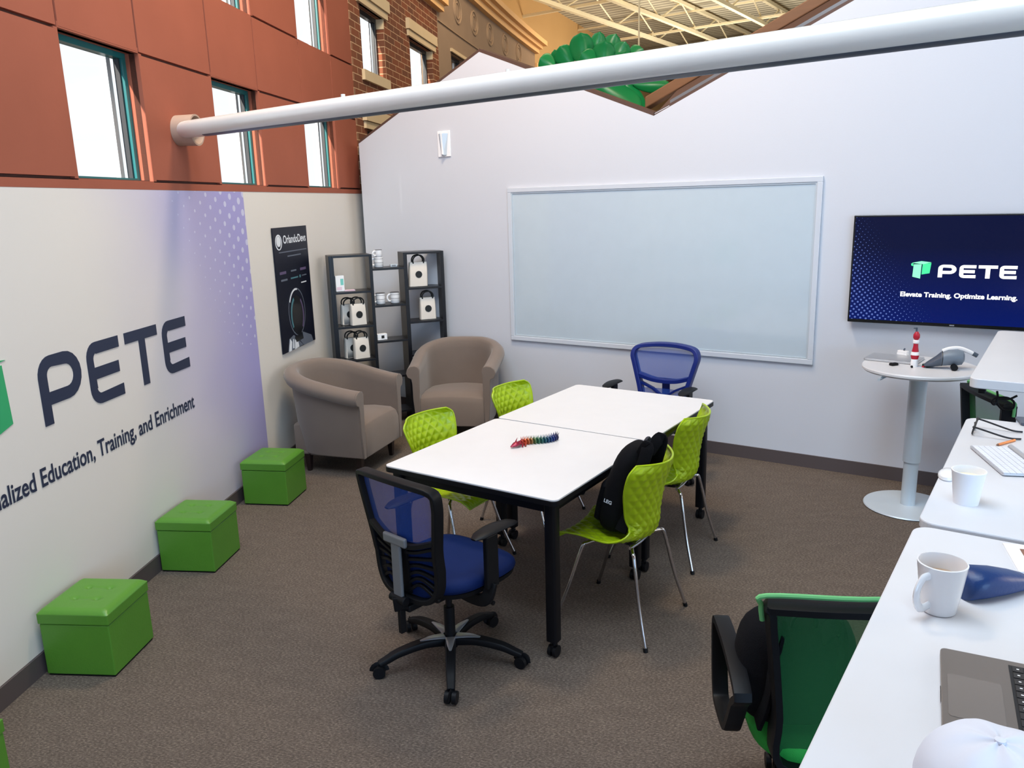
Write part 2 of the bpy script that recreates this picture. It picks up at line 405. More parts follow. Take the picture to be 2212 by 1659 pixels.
        if solid:
            q = o.modifiers.new('solid', 'SOLIDIFY'); q.thickness = solid; q.offset = 0
        if bevel:
            q = o.modifiers.new('bevel', 'BEVEL'); q.width = bevel; q.segments = seg; q.limit_method = 'ANGLE'; q.angle_limit = radians(35)
            if smooth is False:
                q.harden_normals = False
        if subsurf:
            q = o.modifiers.new('sub', 'SUBSURF'); q.levels = subsurf; q.render_levels = subsurf
        if kind: o['kind'] = kind
        return o

def thing(name, label, cat, loc=(0, 0, 0), yaw=0.0, group=None):
    """Empty at the base of a thing; yaw = compass heading in degrees (0 = +Y, clockwise) of its front (+Y)"""
    o = bpy.data.objects.new(name, None); COL.objects.link(o); o.empty_display_size = .1
    o.location = loc; o.rotation_euler = (0, 0, -radians(yaw)); o['label'] = label; o['category'] = cat
    if group: o['group'] = group
    return o
def tag(o, label, cat, group=None):
    o['label'] = label; o['category'] = cat
    if group: o['group'] = group
    return o
def place(o, loc, yaw=0.0): o.location = loc; o.rotation_euler = (0, 0, -radians(yaw)); return o
def kids(o): return [c for c in list(COL.objects) if c.parent == o]
def dup(root, loc, yaw, label=None, group=None):
    r = root.copy(); COL.objects.link(r); r.location = loc; r.rotation_euler = (0, 0, -radians(yaw))
    if label: r['label'] = label
    if group: r['group'] = group
    def rec(a, b):
        for ch in kids(a):
            c = ch.copy(); COL.objects.link(c); c.parent = b; rec(ch, c)
    rec(root, r)
    return r
def text_mesh(s, size, bold=0.0, width=1.0, extrude=0.0, align='LEFT', res=6):
    """list of (verts, faces) of flat lettering in the x/y plane"""
    c = bpy.data.curves.new('t', 'FONT'); c.body = s; c.size = size; c.offset = bold; c.align_x = align; c.resolution_u = res; c.extrude = extrude
    o = bpy.data.objects.new('t', c); COL.objects.link(o); bpy.context.view_layer.update()
    dg = bpy.context.evaluated_depsgraph_get(); me = bpy.data.meshes.new_from_object(o.evaluated_get(dg))
    vs = [Vector((v.co.x * width, v.co.y, v.co.z)) for v in me.vertices]; fs = [tuple(p.vertices) for p in me.polygons]
    bpy.data.objects.remove(o); bpy.data.curves.remove(c); bpy.data.meshes.remove(me)
    return vs, fs

# letter outlines of the PETE word mark, unit height; each letter is a list of polygons (with thickness strips)
def arc(cx, cy, r, a0, a1, n=6): return [(cx + r * cos(radians(a0 + (a1 - a0) * k / n)), cy + r * sin(radians(a0 + (a1 - a0) * k / n))) for k in range(n + 1)]
def strip(outer, inner):
    return [[outer[i], outer[i + 1], inner[i + 1], inner[i]] for i in range(len(outer) - 1)]
def letterP(t=.2, W=.98):
    r = .30
    out = [(0, 0), (0, 1 - r)] + arc(r, 1 - r, r, 180, 90) + [(W - .36, 1)] + arc(W - .36, .64, .36, 90, -90, 10) + [(t, .28)]
    ri = r - t * .75; 
    inn = [(t, 0), (t, 1 - r)] + arc(r + .02, 1 - r, max(r - t + .02, .05), 180, 90) + [(W - .36, 1 - t)] + arc(W - .36, .64, .36 - t, 90, -90, 10) + [(t, .28 + t)]
    return strip(out, inn)
def letterE(t=.2, W=.92):
    r = .26
    out = [(W, 1), (r, 1)] + arc(r, 1 - r, r, 90, 180) + [(0, r)] + arc(r, r, r, 180, 270) + [(W, 0)]
    ri = r - t + .04
    inn = [(W, 1 - t), (r, 1 - t)] + arc(r + .02, 1 - t - ri + .02, max(ri, .05), 90, 180) + [(t, r)] + arc(r + .02, t + ri - .02, max(ri, .05), 180, 270) + [(W, t)]
    return strip(out, inn) + [[(t * .8, .5 - t / 2), (W * .93, .5 - t / 2), (W * .93, .5 + t / 2), (t * .8, .5 + t / 2)]]
def letterT(t=.2, W=1.0): return [[(0, 1 - t), (W, 1 - t), (W, 1), (0, 1)], [(W / 2 - t / 2, 0), (W / 2 + t / 2, 0), (W / 2 + t / 2, 1 - t), (W / 2 - t / 2, 1 - t)]]

# ------------------------------------------------------------------ the curved street front on the left
C0, C1, C2 = -2.523, 0.0467, 0.00592
def FX(y): return C0 + C1 * y + C2 * y * y
def fyaw(y): return atan(C1 + 2 * C2 * y)
def W(y, z, d=0.0):
    a = fyaw(y); return Vector((FX(y) + d * cos(a), y - d * sin(a), z))
def wbox(mb, y0, y1, z0, z1, d0, d1, step=.35):
    n = max(1, int(math.ceil((y1 - y0) / step)))
    for k in range(n):
        a, b = y0 + (y1 - y0) * k / n, y0 + (y1 - y0) * (k + 1) / n
        vs = [W(y, z, d) for z in (z0, z1) for y in (a, b) for d in (d0, d1)]
        mb.add(vs, [(0, 1, 3, 2), (4, 6, 7, 5), (1, 5, 7, 3), (0, 2, 6, 4)] + ([(0, 4, 5, 1)] if k == 0 else []) + ([(2, 3, 7, 6)] if k == n - 1 else []))
    return mb
def wbox_uv(mb, uvs, y0, y1, z0, z1, d0, d1, step=.35):
    """box pieces with (metres along, height) uv for brick"""
    n = max(1, int(math.ceil((y1 - y0) / step)))
    for k in range(n):
        a, b = y0 + (y1 - y0) * k / n, y0 + (y1 - y0) * (k + 1) / n
        def face(q):
            mb.add([W(*p) for p, _ in q], [(0, 1, 2, 3)]); uvs.extend([u for _, u in q])
        face([((a, z0, d1), (a, z0)), ((b, z0, d1), (b, z0)), ((b, z1, d1), (b, z1)), ((a, z1, d1), (a, z1))])
        face([((b, z0, d0), (b, z0)), ((a, z0, d0), (a, z0)), ((a, z1, d0), (a, z1)), ((b, z1, d0), (b, z1))])
        face([((a, z1, d1), (a, d1)), ((b, z1, d1), (b, d1)), ((b, z1, d0), (b, d0)), ((a, z1, d0), (a, d0))])
        face([((a, z0, d0), (a, d0)), ((b, z0, d0), (b, d0)), ((b, z0, d1), (b, d1)), ((a, z0, d1), (a, d1))])
        if k == 0: face([((a, z0, d0), (d0, z0)), ((a, z0, d1), (d1, z0)), ((a, z1, d1), (d1, z1)), ((a, z1, d0), (d0, z1))])
        if k == n - 1: face([((b, z0, d1), (d1, z0)), ((b, z0, d0), (d0, z0)), ((b, z1, d0), (d0, z1)), ((b, z1, d1), (d1, z1))])

ZW = 2.275
# lower plastered wall
wbox(MB(), -5.2, 9.15, 0, ZW, -.15, 0, .3).build('wall_left', WALLC, kind='structure', smooth=True)
wbox(MB(), -4.0, 8.2, 0, .105, 0, .012, .3).build('baseboard_left', BASEB, kind='structure', smooth=True)

# terracotta panels
wins = [(4.27, 5.0), (5.9, 6.67), (7.6, 8.41)]
rows = [(2.325, 3.055, True), (3.055, 3.61, False), (3.61, 4.345, True), (4.345, 4.9, False), (4.9, 5.635, True), (5.635, 6.6, False)]
pan = MB(); back = MB()
ybr = [-5.2, -3.2, -1.5, 0.2, 1.8, 2.6, 3.35] + [q for w_ in wins for q in w_] + [9.06]
g = .009
for (z0, z1, hasw) in rows:
    for i in range(len(ybr) - 1):
        a, b = ybr[i], ybr[i + 1]
        is_w = (a, b) in wins
        if is_w and hasw:
            # reveal: jambs, head, sill
            wbox(pan, a - .03, a, z0, z1, -.15, 0); wbox(pan, b, b + .03, z0, z1, -.15, 0)
            wbox(pan, a, b, z1, z1 + .03, -.15, -.001); wbox(pan, a, b, z0 - .03, z0, -.15, -.001)
            continue
        wide = g * 2.0 if True else g
        wbox(pan, a + g, b - g, z0 + g, z1 - g, -.04, 0)
        wbox(back, a, b, z0, z1, -.06, -.025)
wbox(pan, -5.2, 9.06, 2.275, 2.318, -.04, .002)
wbox(back, -5.2, 9.06, 2.275, 2.33, -.06, -.03)
wbox(pan, -5.2, 9.06, 6.6, 8.0, -.06, 0)
wu = pan.build('wall_upper_left', ORANGE, kind='structure')
back.build('panel_joints', GROOVE, wu)

nwin = 0
def window(y0, y1, z0, z1, fm, d=-.085, fw=.035, mull=False):
    global nwin
    nwin += 1
    mb = MB(); dd = .055
    wbox(mb, y0, y0 + fw, z0, z1, d - dd, d); wbox(mb, y1 - fw, y1, z0, z1, d - dd, d)
    wbox(mb, y0 + fw, y1 - fw, z1 - fw, z1, d - dd, d); wbox(mb, y0 + fw, y1 - fw, z0, z0 + fw * .6, d - dd, d)
    o = mb.build('window_%d' % nwin, fm, kind='structure')
    p = MB(); wbox(p, y0 + fw, y1 - fw, z0 + fw * .6, z1 - fw, d - .045, d - .04); p.build('pane', GLASS, o)
    s = MB(); wbox(s, y1 - fw - .075, y1 - fw - .035, z0 + fw * .6, z1 - fw, d - .085, d - .056); s.build('outer_sash', ALUM, o)
    s = MB(); wbox(s, y1 - fw - .014, y1 - fw, z0 + fw * .6, z1 - fw, d - .05, d - .018); s.build('gasket', DARKFR, o)
for (z0, z1, hasw) in rows:
    if hasw:
        for (a, b) in wins: window(a, b, z0, z1, TEAL, fw=.032)

# brick front
bm_, uvs = MB(), []
YB = [9.07, 9.42, 10.26, 11.32, 12.42, 12.75]
ZB = [0, 2.3, 2.99, 3.62, 4.31, 5.0]
holes = {(1, 1), (3, 1), (1, 3), (3, 3)}
for i in range(5):
    for j in range(5):
        if (i, j) in holes: continue
        wbox_uv(bm_, uvs, YB[i], YB[i + 1], ZB[j], ZB[j + 1], -.16, 0)
wb = bm_.build('wall_brick', BRICK, kind='structure', uv=uvs)
tr = MB()
for (i, j) in sorted(holes):
    a, b, z0, z1 = YB[i], YB[i + 1], ZB[j], ZB[j + 1]
    wbox(tr, a - .10, b + .10, z1, z1 + .075, -.03, .03); wbox(tr, a - .13, b + .13, z1 + .08, z1 + .21, -.03, .05)
    wbox(tr, a - .02, b + .02, z1 - .12, z1 - .001, -.14, -.06) if False else None
    wbox(tr, a - .05, b + .05, z0 - .11, z0, -.03, .035)
    wbox(tr, b - .01, b + .004, z1 - .11, z1, -.13, .004)
    window(a, b, z0, z1, DARKFR, d=-.09, fw=.05)
tr.build('stone_lintels', CREAMST, wb)
tb = MB(); wbox(tb, 9.0, 12.85, 4.93, 5.02, -.05, .09); wbox(tb, 9.0, 12.9, 5.02, 5.14, -.05, .15); tb.build('cornice', PEACH, wb)

# tan stucco front with round medallions
ts = MB()
YT = [12.76, 13.46, 14.30, 19.9]; ZT = [0, 3.85, 4.48, 5.55]
for i in range(3):
    for j in range(3):
        if (i, j) == (1, 1): continue
        wbox(ts, YT[i], YT[i + 1], ZT[j], ZT[j + 1], -.3, 0, .5)
wt = ts.build('wall_stucco', TANST, kind='structure')
window(13.46, 14.30, 3.85, 4.48, DARKFR, d=-.1, fw=.05)
tw = MB(); wbox(tw, 13.42, 14.34, 4.48, 4.53, -.02, .03); tw.build('window_head', CREAMST, wt)
gr = MB(); wbox(gr, 12.76, 19.9, 4.80, 4.815, -.01, .02, .5)
for k, y in enumerate((13.93, 14.99, 16.09, 17.25, 18.4, 19.5)):
    pass
gr.build('string_course', TAND, wt)
for k, y in enumerate((13.93, 14.99, 16.09, 17.25, 18.4)):
    md = MB()
    for R_, r_ in ((.19, .018), (.12, .012)):
        md.tube([W(y + R_ * 1.15 * cos(t), 5.18 + .02 * k + R_ * sin(t), .005) for t in [2 * pi * q / 28 for q in range(28)]], r_, 6, closed=True)
    md.build('medallion', TAND, wt, smooth=True)
cn = MB(); wbox(cn, 12.9, 19.95, 5.50, 5.60, -.05, .10, .5); wbox(cn, 12.85, 20.0, 5.60, 5.68, -.05, .17, .5); wbox(cn, 12.8, 20.1, 5.68, 5.78, -.05, .26, .5)
cn.build('cornice', PEACH, wt)
# end pier of the stucco front
ep = MB(); wbox(ep, 19.9, 20.5, 0, 5.3, -.3, .05); ep.build('wall_pier', PEACH, kind='structure')

# hall shell behind
def wall_seg(name, a, b, z0, z1, th, m_):
    a = Vector((*a, 0)); b = Vector((*b, 0)); t = (b - a).normalized(); n = Vector((-t.y, t.x, 0)) * th
    mb = MB(); poly = [a, b, b + n, a + n]; mb.prism([(p.x, p.y) for p in poly], z0, z1)
    return mb.build(name, m_, kind='structure')
wall_seg('wall_hall_left', (-1.56, 19.5), (12.0, 51.5), 0, 8.0, .3, OCHRE)
wall_seg('wall_hall_far', (12.0, 51.5), (42.0, 30.0), 0, 8.0, .3, OCHRE)
cpoly = [(W(y, 0, -.3).x, W(y, 0, -.3).y) for y in (-5, -2, 1, 4, 7, 10, 13, 16, 19.5)] + [(-1.7, 19.8), (12, 51.8), (40, 32), (40, -5)]
MB().prism(cpoly, 8.0, 8.12).build('ceiling', DECK, kind='structure')
wall_seg('wall_rear_sun_block', (6.5, -5.0), (-3.0, -5.0), 0, 8.0, .2, WALLC)  # unseen wall added behind the camera to keep the sun out
MB().box((8, 20, -.06), (60, 70, .12)).build('floor', CARPET, kind='structure')
# bar joists
jd = Vector((sin(radians(35)), cos(radians(35)), 0)); jp = Vector((cos(radians(35)), -sin(radians(35)), 0))
def joist(off, s0, s1, zb, zt, r, webs=1.05):
    mb = MB(); A = jp * off
    mb.box(A + jd * (s0 + s1) / 2 + Vector((0, 0, zb)), (r * 2.4, s1 - s0, r * 2), -radians(35))
    mb.box(A + jd * (s0 + s1) / 2 + Vector((0, 0, zt)), (r * 2.4, s1 - s0, r * 2), -radians(35))
    s = s0; up = 0
    while s + webs < s1:
        p = A + jd * s + Vector((0, 0, zt if up else zb)); q = A + jd * (s + webs) + Vector((0, 0, zb if up else zt))
        mb.tube([p, q], r * .5, 5); s += webs; up = 1 - up
    return mb.build('ceiling_joist', STEELC, kind='structure')
for off in (-11.94, -10.5, -8.4, -6.0): joist(off, 14, 42, 7.2, 7.88, .05, 1.5)
for s in (20.5, 25.5, 31.0):
    mb = MB(); mb.box(jd * s + jp * -8.2 + Vector((0, 0, 7.3)), (13, .07, .07), -radians(35)); mb.box(jd * s + jp * -8.2 + Vector((0, 0, 7.8)), (13, .05, .05), -radians(35))
    mb.build('ceiling_brace', STEELC, kind='structure')
hr = MB(); P_ = aty(1380, 100, 17.0); hr.cyl((P_.x, P_.y, 3.2), (P_.x, P_.y, 7.3), .018, n=8); hr.build('ceiling_hanger', STEELC, kind='structure')

# ------------------------------------------------------------------ back partition with gabled top
TB = radians(123.5); UB = Vector((sin(TB), cos(TB), 0)); NB = Vector((-UB.y, UB.x, 0)); OB = 6.36
if NB.dot(Vector((0, 1, 0))) < 0: NB = -NB
def B(t, z, d=0.0): return UB * t + NB * (OB - d) + Vector((0, 0, z))
prof = [(-6.04, 0), (3.6, 0), (3.6, 3.1), (.75, 4.33), (-2.748, 2.797), (-4.469, 3.487), (-6.04, 2.774)]
mb = MB(); n = len(prof)
mb.add([B(t, z, 0) for t, z in prof] + [B(t, z, -.12) for t, z in prof], [tuple(range(n)), tuple(range(2 * n - 1, n - 1, -1))] + [(n + i, n + (i + 1) % n, (i + 1) % n, i) for i in range(n)])
mb.build('wall_back', WALLW, kind='structure')
# short return closing the corner to the curved wall
ra, rb = B(-6.03, 0, 0), W(9.1, 0, 0)
mb = MB(); t_ = (rb - ra).normalized(); nn = Vector((-t_.y, t_.x, 0)) * -.08
mb.prism([(ra.x, ra.y), (rb.x, rb.y), (rb.x + nn.x, rb.y + nn.y), (ra.x + nn.x, ra.y + nn.y)], 0, 2.77); mb.build('wall_return', WALLW, kind='structure')
mb = MB(); mb.add([B(t, z, d) for z in (0, .105) for t in (-5.95, 3.5) for d in (0, .012)], [(0, 1, 3, 2), (4, 6, 7, 5), (1, 5, 7, 3), (0, 2, 6, 4), (0, 4, 5, 1), (2, 3, 7, 6)])
mb.build('baseboard_back', BASEB, kind='structure')
def slab(t0, z0, t1, z1, d0, d1, th, lift=0.0):
    mb = MB(); vs = [B(t, z + q + lift, -d) for (t, z) in ((t0, z0), (t1, z1)) for q in (0, th) for d in (d0, d1)]
    return mb.add(vs, [(0, 1, 3, 2), (4, 6, 7, 5), (0, 4, 5, 1), (2, 3, 7, 6), (0, 2, 6, 4), (1, 5, 7, 3)])
slab(-6.04, 2.774, -4.469, 3.487, .0, .16, .025).build('roof_gable_left', ROOFB, kind='structure')
slab(-4.469, 3.487, -2.748, 2.797, .0, .2, .03).build('roof_gable_right', ROOFB, kind='structure')
r2 = slab(-2.748, 2.797, .75, 4.33, .02, 1.0, .03).build('roof_house_right', ROOFB, kind='structure')
slab(-3.05, 2.665, .6, 4.265, .50, .62, .10, .25).build('rake_beam', WOODB, r2, bevel=.01)
mb = MB(); q0 = [B(-2.748, 2.83, -.10), B(.6, 4.30, -.10), B(.6, 4.51, -.52), B(-2.748, 3.04, -.52)]; mb.add(q0, [(0, 1, 2, 3)]); mb.build('soffit', ROOFB, r2, solid=.02)
slab(-2.62, 2.86, .6, 4.275, .03, .05, .03, .02).build('metal_edge', GREYBAR, r2)
mb = MB(); mb.add([B(-2.78, 2.80, -.02), B(-2.62, 2.865, -.02), B(-2.70, 2.93, -.95), B(-3.02, 2.91, -.95)], [(0, 1, 2, 3)]); mb.build('valley_flashing', WALLW, r2, solid=.01)

# ------------------------------------------------------------------ mural on the curved wall
ur = thing('wall_mural', 'large lavender and cream vinyl mural reading PETE on the curved left wall', 'mural', W(5, 0, .003))
def wl(v): return v - W(5, 0, .003)
mm, uvs = MB(), []
NS = 60
for k in range(NS):
    a, b = -3.9 + (6.215 + 3.9) * k / NS, -3.9 + (6.215 + 3.9) * (k + 1) / NS
    q = [(a, .107), (b, .107), (b, ZW - .002), (a, ZW - .002)]
    mm.add([wl(W(y, z, .003)) for y, z in q], [(0, 1, 2, 3)]); uvs += q
mm.build('printed_panel', MURAL, ur, uv=uvs)
def wall_polys(polys, y0, z0, sy, sz, d0=.0035, d1=.0065, mb=None, shear=0):
    mb = mb or MB()
    for poly in polys:
        n = len(poly)
        vs = [wl(W(y0 + x * sy, z0 + z * sz, d1)) for x, z in poly] + [wl(W(y0 + x * sy, z0 + z * sz, d0)) for x, z in poly]
        mb.add(vs, [tuple(range(n)), tuple(range(2 * n - 1, n - 1, -1))] + [(n + i, n + (i + 1) % n, (i + 1) % n, i) for i in range(n)])
    return mb
for nm, L_, y0, wd in (('letter_p', letterP(.19), 3.72, .335), ('letter_e', letterE(.19), 4.105, .325), ('letter_t', letterT(.19), 4.465, .342), ('letter_e', letterE(.19), 4.862, .318)):
    wall_polys(L_, y0, 1.145, wd, .334).build(nm, NAVY, ur)
# the green box-shaped T of the logo, mostly outside the frame
wall_polys([[(0, .94), (.5, 1.0), (1, .93), (.5, .86)]], 3.03, 1.17, .50, .37).build('logo_top', LOGOG, ur)
wall_polys([[(.06, .86), (.47, .8), (.47, -.02), (.06, .12)]], 3.03, 1.17, .50, .37).build('logo_left_face', LOGOG2, ur)
wall_polys([[(.53, .80), (.94, .88), (.96, .14), (.53, -.02)]], 3.03, 1.17, .50, .37).build('logo_right_face', LOGOG, ur)
tv, tf = text_mesh('Personalized Education, Training, and Enrichment', .125, .0022)
xmax = max(v.x for v in tv)
ev, _ = text_mesh('Personalized ', .125, .0012)
vv, _ = text_mesh('Personalized Education, Training, and Enrichment'[:13] + '|', .125, .0012)
xe = min(v.x for v in tv if False) if False else None
# width of the words up to "Education"
def adv(s): 
    a, _ = text_mesh(s + 'I', .125); return min(v.x for v in a if v.x > max([0] + [v.x for v in a]) - .012)
xE = adv('Personalized ')
sc = (5.15 - 3.64) / (xmax - xE)
def split_words(vs, fs, gap):
    # connected letters grouped into words by the gaps between them
    par = list(range(len(vs)))
    def find(i):
        while par[i] != i: par[i] = par[par[i]]; i = par[i]
        return i
    for f in fs:
        for k in f[1:]: par[find(k)] = find(f[0])
    isl = {}
    for i in range(len(vs)): isl.setdefault(find(i), []).append(i)
    L = sorted(isl.values(), key=lambda q: min(vs[i].x for i in q))
    words = []; right = -9
    for q in L:
        lo, hi = min(vs[i].x for i in q), max(vs[i].x for i in q)
        if lo - right > gap: words.append([])
        words[-1] += q; right = max(right, hi)
    out = []
    for wd in words:
        idx = {i: k for k, i in enumerate(wd)}
        out.append(([vs[i] for i in wd], [tuple(idx[i] for i in f) for f in fs if f[0] in idx]))
    return out
for wv_, wf_ in split_words(tv, tf, .022):
    mb = MB(); mb.add([wl(W(5.15 - (xmax - v.x) * sc, .870 + v.y * 1.03, .006)) for v in wv_], wf_); mb.build('tagline_word', NAVY, ur)

# ------------------------------------------------------------------ poster
PY0, PY1, PZ0, PZ1 = 6.66, 7.40, .93, 1.985
ps = thing('poster', 'tall dark poster with astronaut helmet and white OrlandoDevs lettering on left wall', 'poster', W(PY0, PZ0, .004))
ps.rotation_euler = (0, 0, pi / 2 - fyaw((PY0 + PY1) / 2))
pw, ph = PY1 - PY0 + .01, PZ1 - PZ0
MB().box((pw / 2, -.006, ph / 2), (pw, .008, ph)).build('poster_sheet', POSTER, ps)
def pp(polys, m_, nm, y=-.0105, th=.001):
    if nm == 'sponsor_mark' or nm == 'small_print' and len(polys) > 1:
        for q in polys: pp([q], m_, nm + ('' if nm == 'small_print' else '_bar'), y, th)
        return
    mb = MB()
    for q in polys: mb.plate([(x * pw, z * ph) for x, z in q], y, y + th)
    return mb.build(nm, m_, ps)
def ell(cx, cz, rx, rz, a0=0, a1=360, n=26): return [(cx + rx * cos(radians(a0 + (a1 - a0) * k / n)), cz + rz * sin(radians(a0 + (a1 - a0) * k / n))) for k in range(n + (0 if a1 - a0 == 360 else 1))]
def ring(cx, cz, rx, rz, t, a0=0, a1=360, n=26):
    o = ell(cx, cz, rx, rz, a0, a1 - .01, n); i = ell(cx, cz, rx - t, rz - t * .7, a0, a1 - .01, n); return strip(o, i)
pp(ring(.145, .885, .092, .062, .018), PWHITE, 'emblem_ring'); pp([ell(.145, .89, .06, .042)], PWHITE, 'emblem'); pp([ell(.145, .842, .035, .01)], POSTER, 'emblem_gap', y=-.0112)
tv, tf = text_mesh('OrlandoDevs', .1, .002); xm = max(v.x for v in tv)
mb = MB(); mb.add([Vector(((.27 + v.x / xm * .68) * pw, -.0105, .872 * ph + v.y * .95)) for v in tv], tf); mb.build('title_lettering', PWHITE, ps)
pp([[(.13, .80), (.95, .80), (.95, .808), (.13, .808)], [(.36, .762), (.76, .762), (.76, .772), (.36, .772)]], PGREY, 'small_print')
pp([[(.10 + .2 * 0, .63), (.28, .63), (.28, .652), (.10, .652)], [(.7, .632), (.88, .632), (.88, .654), (.7, .654)]], PPURP, 'sponsor_mark')
pp([[(.42, .637), (.58, .637), (.58, .650), (.42, .650)], [(.12, .575), (.30, .575), (.30, .59), (.12, .59)], [(.74, .583), (.88, .583), (.88, .592), (.74, .592)]], PGREY, 'sponsor_mark')
pp([[(.40, .578), (.62, .578), (.62, .59), (.40, .59)], [(.66, .574), (.70, .574), (.70, .597), (.66, .597)]], PTEAL, 'sponsor_mark')
pp([[(.70, .525), (.86, .525), (.86, .535), (.70, .535)]], PWHITE, 'sponsor_mark')
# astronaut: helmet rim, dark visor, shoulders
pp([ell(.50, .30, .25, .20)], PGREY, 'helmet', y=-.0105); pp([ell(.50, .30, .235, .188)], POSTER, 'helmet_shell', y=-.0112)
pp([ell(.50, .27, .19, .165)], PDARK, 'visor', y=-.0119)
pp(ring(.50, .27, .195, .168, .035, 115, 215), PTEAL, 'visor_light', y=-.0126); pp(ring(.50, .27, .195, .168, .03, -45, 50), PPURP, 'visor_light', y=-.0126)
pp(ring(.50, .30, .24, .195, .02, 80, 150), PWHITE, 'helmet_highlight', y=-.0126)
pp([[(.14, 0), (.20, .10), (.34, .12), (.60, .005)], [(.42, .10), (.60, .12), (.88, .06), (.93, 0), (.62, 0)]], PGREY, 'suit')
pp([[(.16, 0), (.22, .10), (.27, .07), (.24, 0)], [(.34, .0), (.36, .08), (.45, .05), (.47, .005)], [(.28, .015), (.31, .09), (.33, .085), (.32, .01)]], PWHITE, 'suit_highlight', y=-.0118)
pp([[(.36, .10), (.60, .115), (.62, .06), (.40, .05)]], PDARK, 'neck_ring', y=-.0119)

# ------------------------------------------------------------------ pipe across the room
A_ = Vector((-2.102, 5.36, 2.648)); B_ = Vector((2.12, 1.658, 2.59)); dirp = (B_ - A_).normalized()
pt = thing('ceiling_pipe', 'long white pipe crossing overhead from a beige collar on the terracotta wall', 'pipe', A_)
MB().cyl(dirp * .02, dirp * 6.6, .0535, n=32).build('pipe_run', PIPEW, pt, smooth=True)
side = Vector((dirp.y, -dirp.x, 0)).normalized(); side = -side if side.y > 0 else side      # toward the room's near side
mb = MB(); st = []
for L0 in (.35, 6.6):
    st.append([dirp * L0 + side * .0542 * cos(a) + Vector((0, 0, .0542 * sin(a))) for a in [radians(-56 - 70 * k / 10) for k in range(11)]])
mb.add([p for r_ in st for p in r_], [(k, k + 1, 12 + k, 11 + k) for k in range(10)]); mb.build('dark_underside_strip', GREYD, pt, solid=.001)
nrm = Vector((cos(fyaw(5.36)), -sin(fyaw(5.36)), 0))
mb = MB()
for (r0, a, b) in ((.094, -.0, .13),):
    R_ = nrm.to_track_quat('Z', 'Y').to_matrix()
    mb.lathe([(r0, a), (r0 + .003, b), (r0 - .008, b), (r0 - .012, .02), (0.001, .018), (0.001, a)], (0, 0, 0), 36, R_)
mb.build('wall_collar', PIPEC, pt, smooth=True)
mb = MB(); p_ = dirp * 1.72 + Vector((0, 0, .0535)); mb.cyl(p_ - Vector((0, 0, .004)), p_ + Vector((0, 0, .012)), .011, n=10); mb.build('pipe_stud', PIPEW, pt, smooth=True); mb = MB(); q_ = dirp * 2.82 + Vector((0, 0, .0535)); mb.cyl(q_ - Vector((0, 0, .004)), q_ + Vector((0, 0, .01)), .009, n=10)
mb.build('pipe_stud', PIPEW, pt, smooth=True)

# ------------------------------------------------------------------ things on the back partition (local x = along, -y = into room)
def bthing(name, label, cat, t, z):
    o = thing(name, label, cat, B(t, z, 0)); o.rotation_euler = (0, 0, atan2(UB.y, UB.x)); return o
wbd = bthing('whiteboard', 'wide framed whiteboard mounted on the white gabled wall', 'whiteboard', -2.789, .842)
bw_, bh_ = 2.803, 1.425
mb = MB()
for (cx, cz, sx, sz) in ((0, .02, bw_, .04), (0, bh_ - .02, bw_, .04), (-bw_ / 2 + .02, bh_ / 2, .04, bh_ - .08), (bw_ / 2 - .02, bh_ / 2, .04, bh_ - .08)):
    mb.box((cx, -.012, cz), (sx, .022, sz))
mb.build('frame', ALU, wbd, bevel=.003)
mb = MB()
for (cx, cz, sx, sz) in ((0, .046, bw_ - .08, .012), (0, bh_ - .046, bw_ - .08, .012), (-bw_ / 2 + .046, bh_ / 2, .012, bh_ - .104), (bw_ / 2 - .046, bh_ / 2, .012, bh_ - .104)):
    mb.box((cx, -.009, cz), (sx, .016, sz))
mb.build('inner_bead', GREYST, wbd)
MB().box((0, -.006, bh_ / 2), (bw_ - .08, .008, bh_ - .08)).build('writing_surface', BOARD, wbd)

tvt = bthing('television', 'large wall television showing PETE logo and slogan on dark blue screen', 'television', -.458, 1.205)
tw_, th_ = 1.375, .775
MB().box((0, -.045, th_ / 2), (tw_, .05, th_)).build('casing', SCREENB, tvt, bevel=.004)
MB().box((0, -.012, th_ / 2), (.5, .03, .35)).build('wall_mount', BLACKM, tvt)
mb = MB(); x0, x1, z0, z1 = -tw_ / 2 + .012, tw_ / 2 - .012, .024, th_ - .012
mb.add([(x0, -.0705, z0), (x1, -.0705, z0), (x1, -.0705, z1), (x0, -.0705, z1)], [(0, 1, 2, 3)]); mb.build('screen', SCREEN, tvt, uv=[(0, 0), (x1 - x0, 0), (x1 - x0, z1 - z0), (0, z1 - z0)])
for nm, L_, xx, wd in (('letter_p', letterP(.24, 1.0), -.116, .112), ('letter_e', letterE(.24), .014, .108), ('letter_t', letterT(.24), .127, .113), ('letter_e', letterE(.24), .252 - .0, .108)):
    mb = MB()
    for q in L_: mb.plate([(xx - .0 + x * wd, .345 + z * .088) for x, z in q], -.0722, -.0712)
    mb.build(nm, EMW, tvt)
for nm, q, m_ in (('logo_top', [(-.285, .442), (-.225, .455), (-.162, .448), (-.21, .434)], EMG2), ('logo_left_face', [(-.272, .432), (-.222, .434), (-.225, .333), (-.275, .345)], EMG2), ('logo_right_face', [(-.215, .434), (-.162, .444), (-.168, .372), (-.218, .362)], EMG), ('logo_flap', [(-.29, .436), (-.276, .441), (-.274, .420), (-.286, .422)], EMG)):
    MB().plate(q, -.0722, -.0712).build(nm, m_, tvt)
tv, tf = text_mesh('Elevate Training. Optimize Learning.', .05, .0016); xm = max(v.x for v in tv)
mb = MB(); mb.add([Vector((-.345 + v.x / xm * .716, -.0722, .205 + v.y * .92)) for v in tv], tf); mb.build('slogan_lettering', EMW, tvt)
MB().box((0, -.0715, .012), (.03, .002, .008)).build('maker_badge', SILVER, tvt)

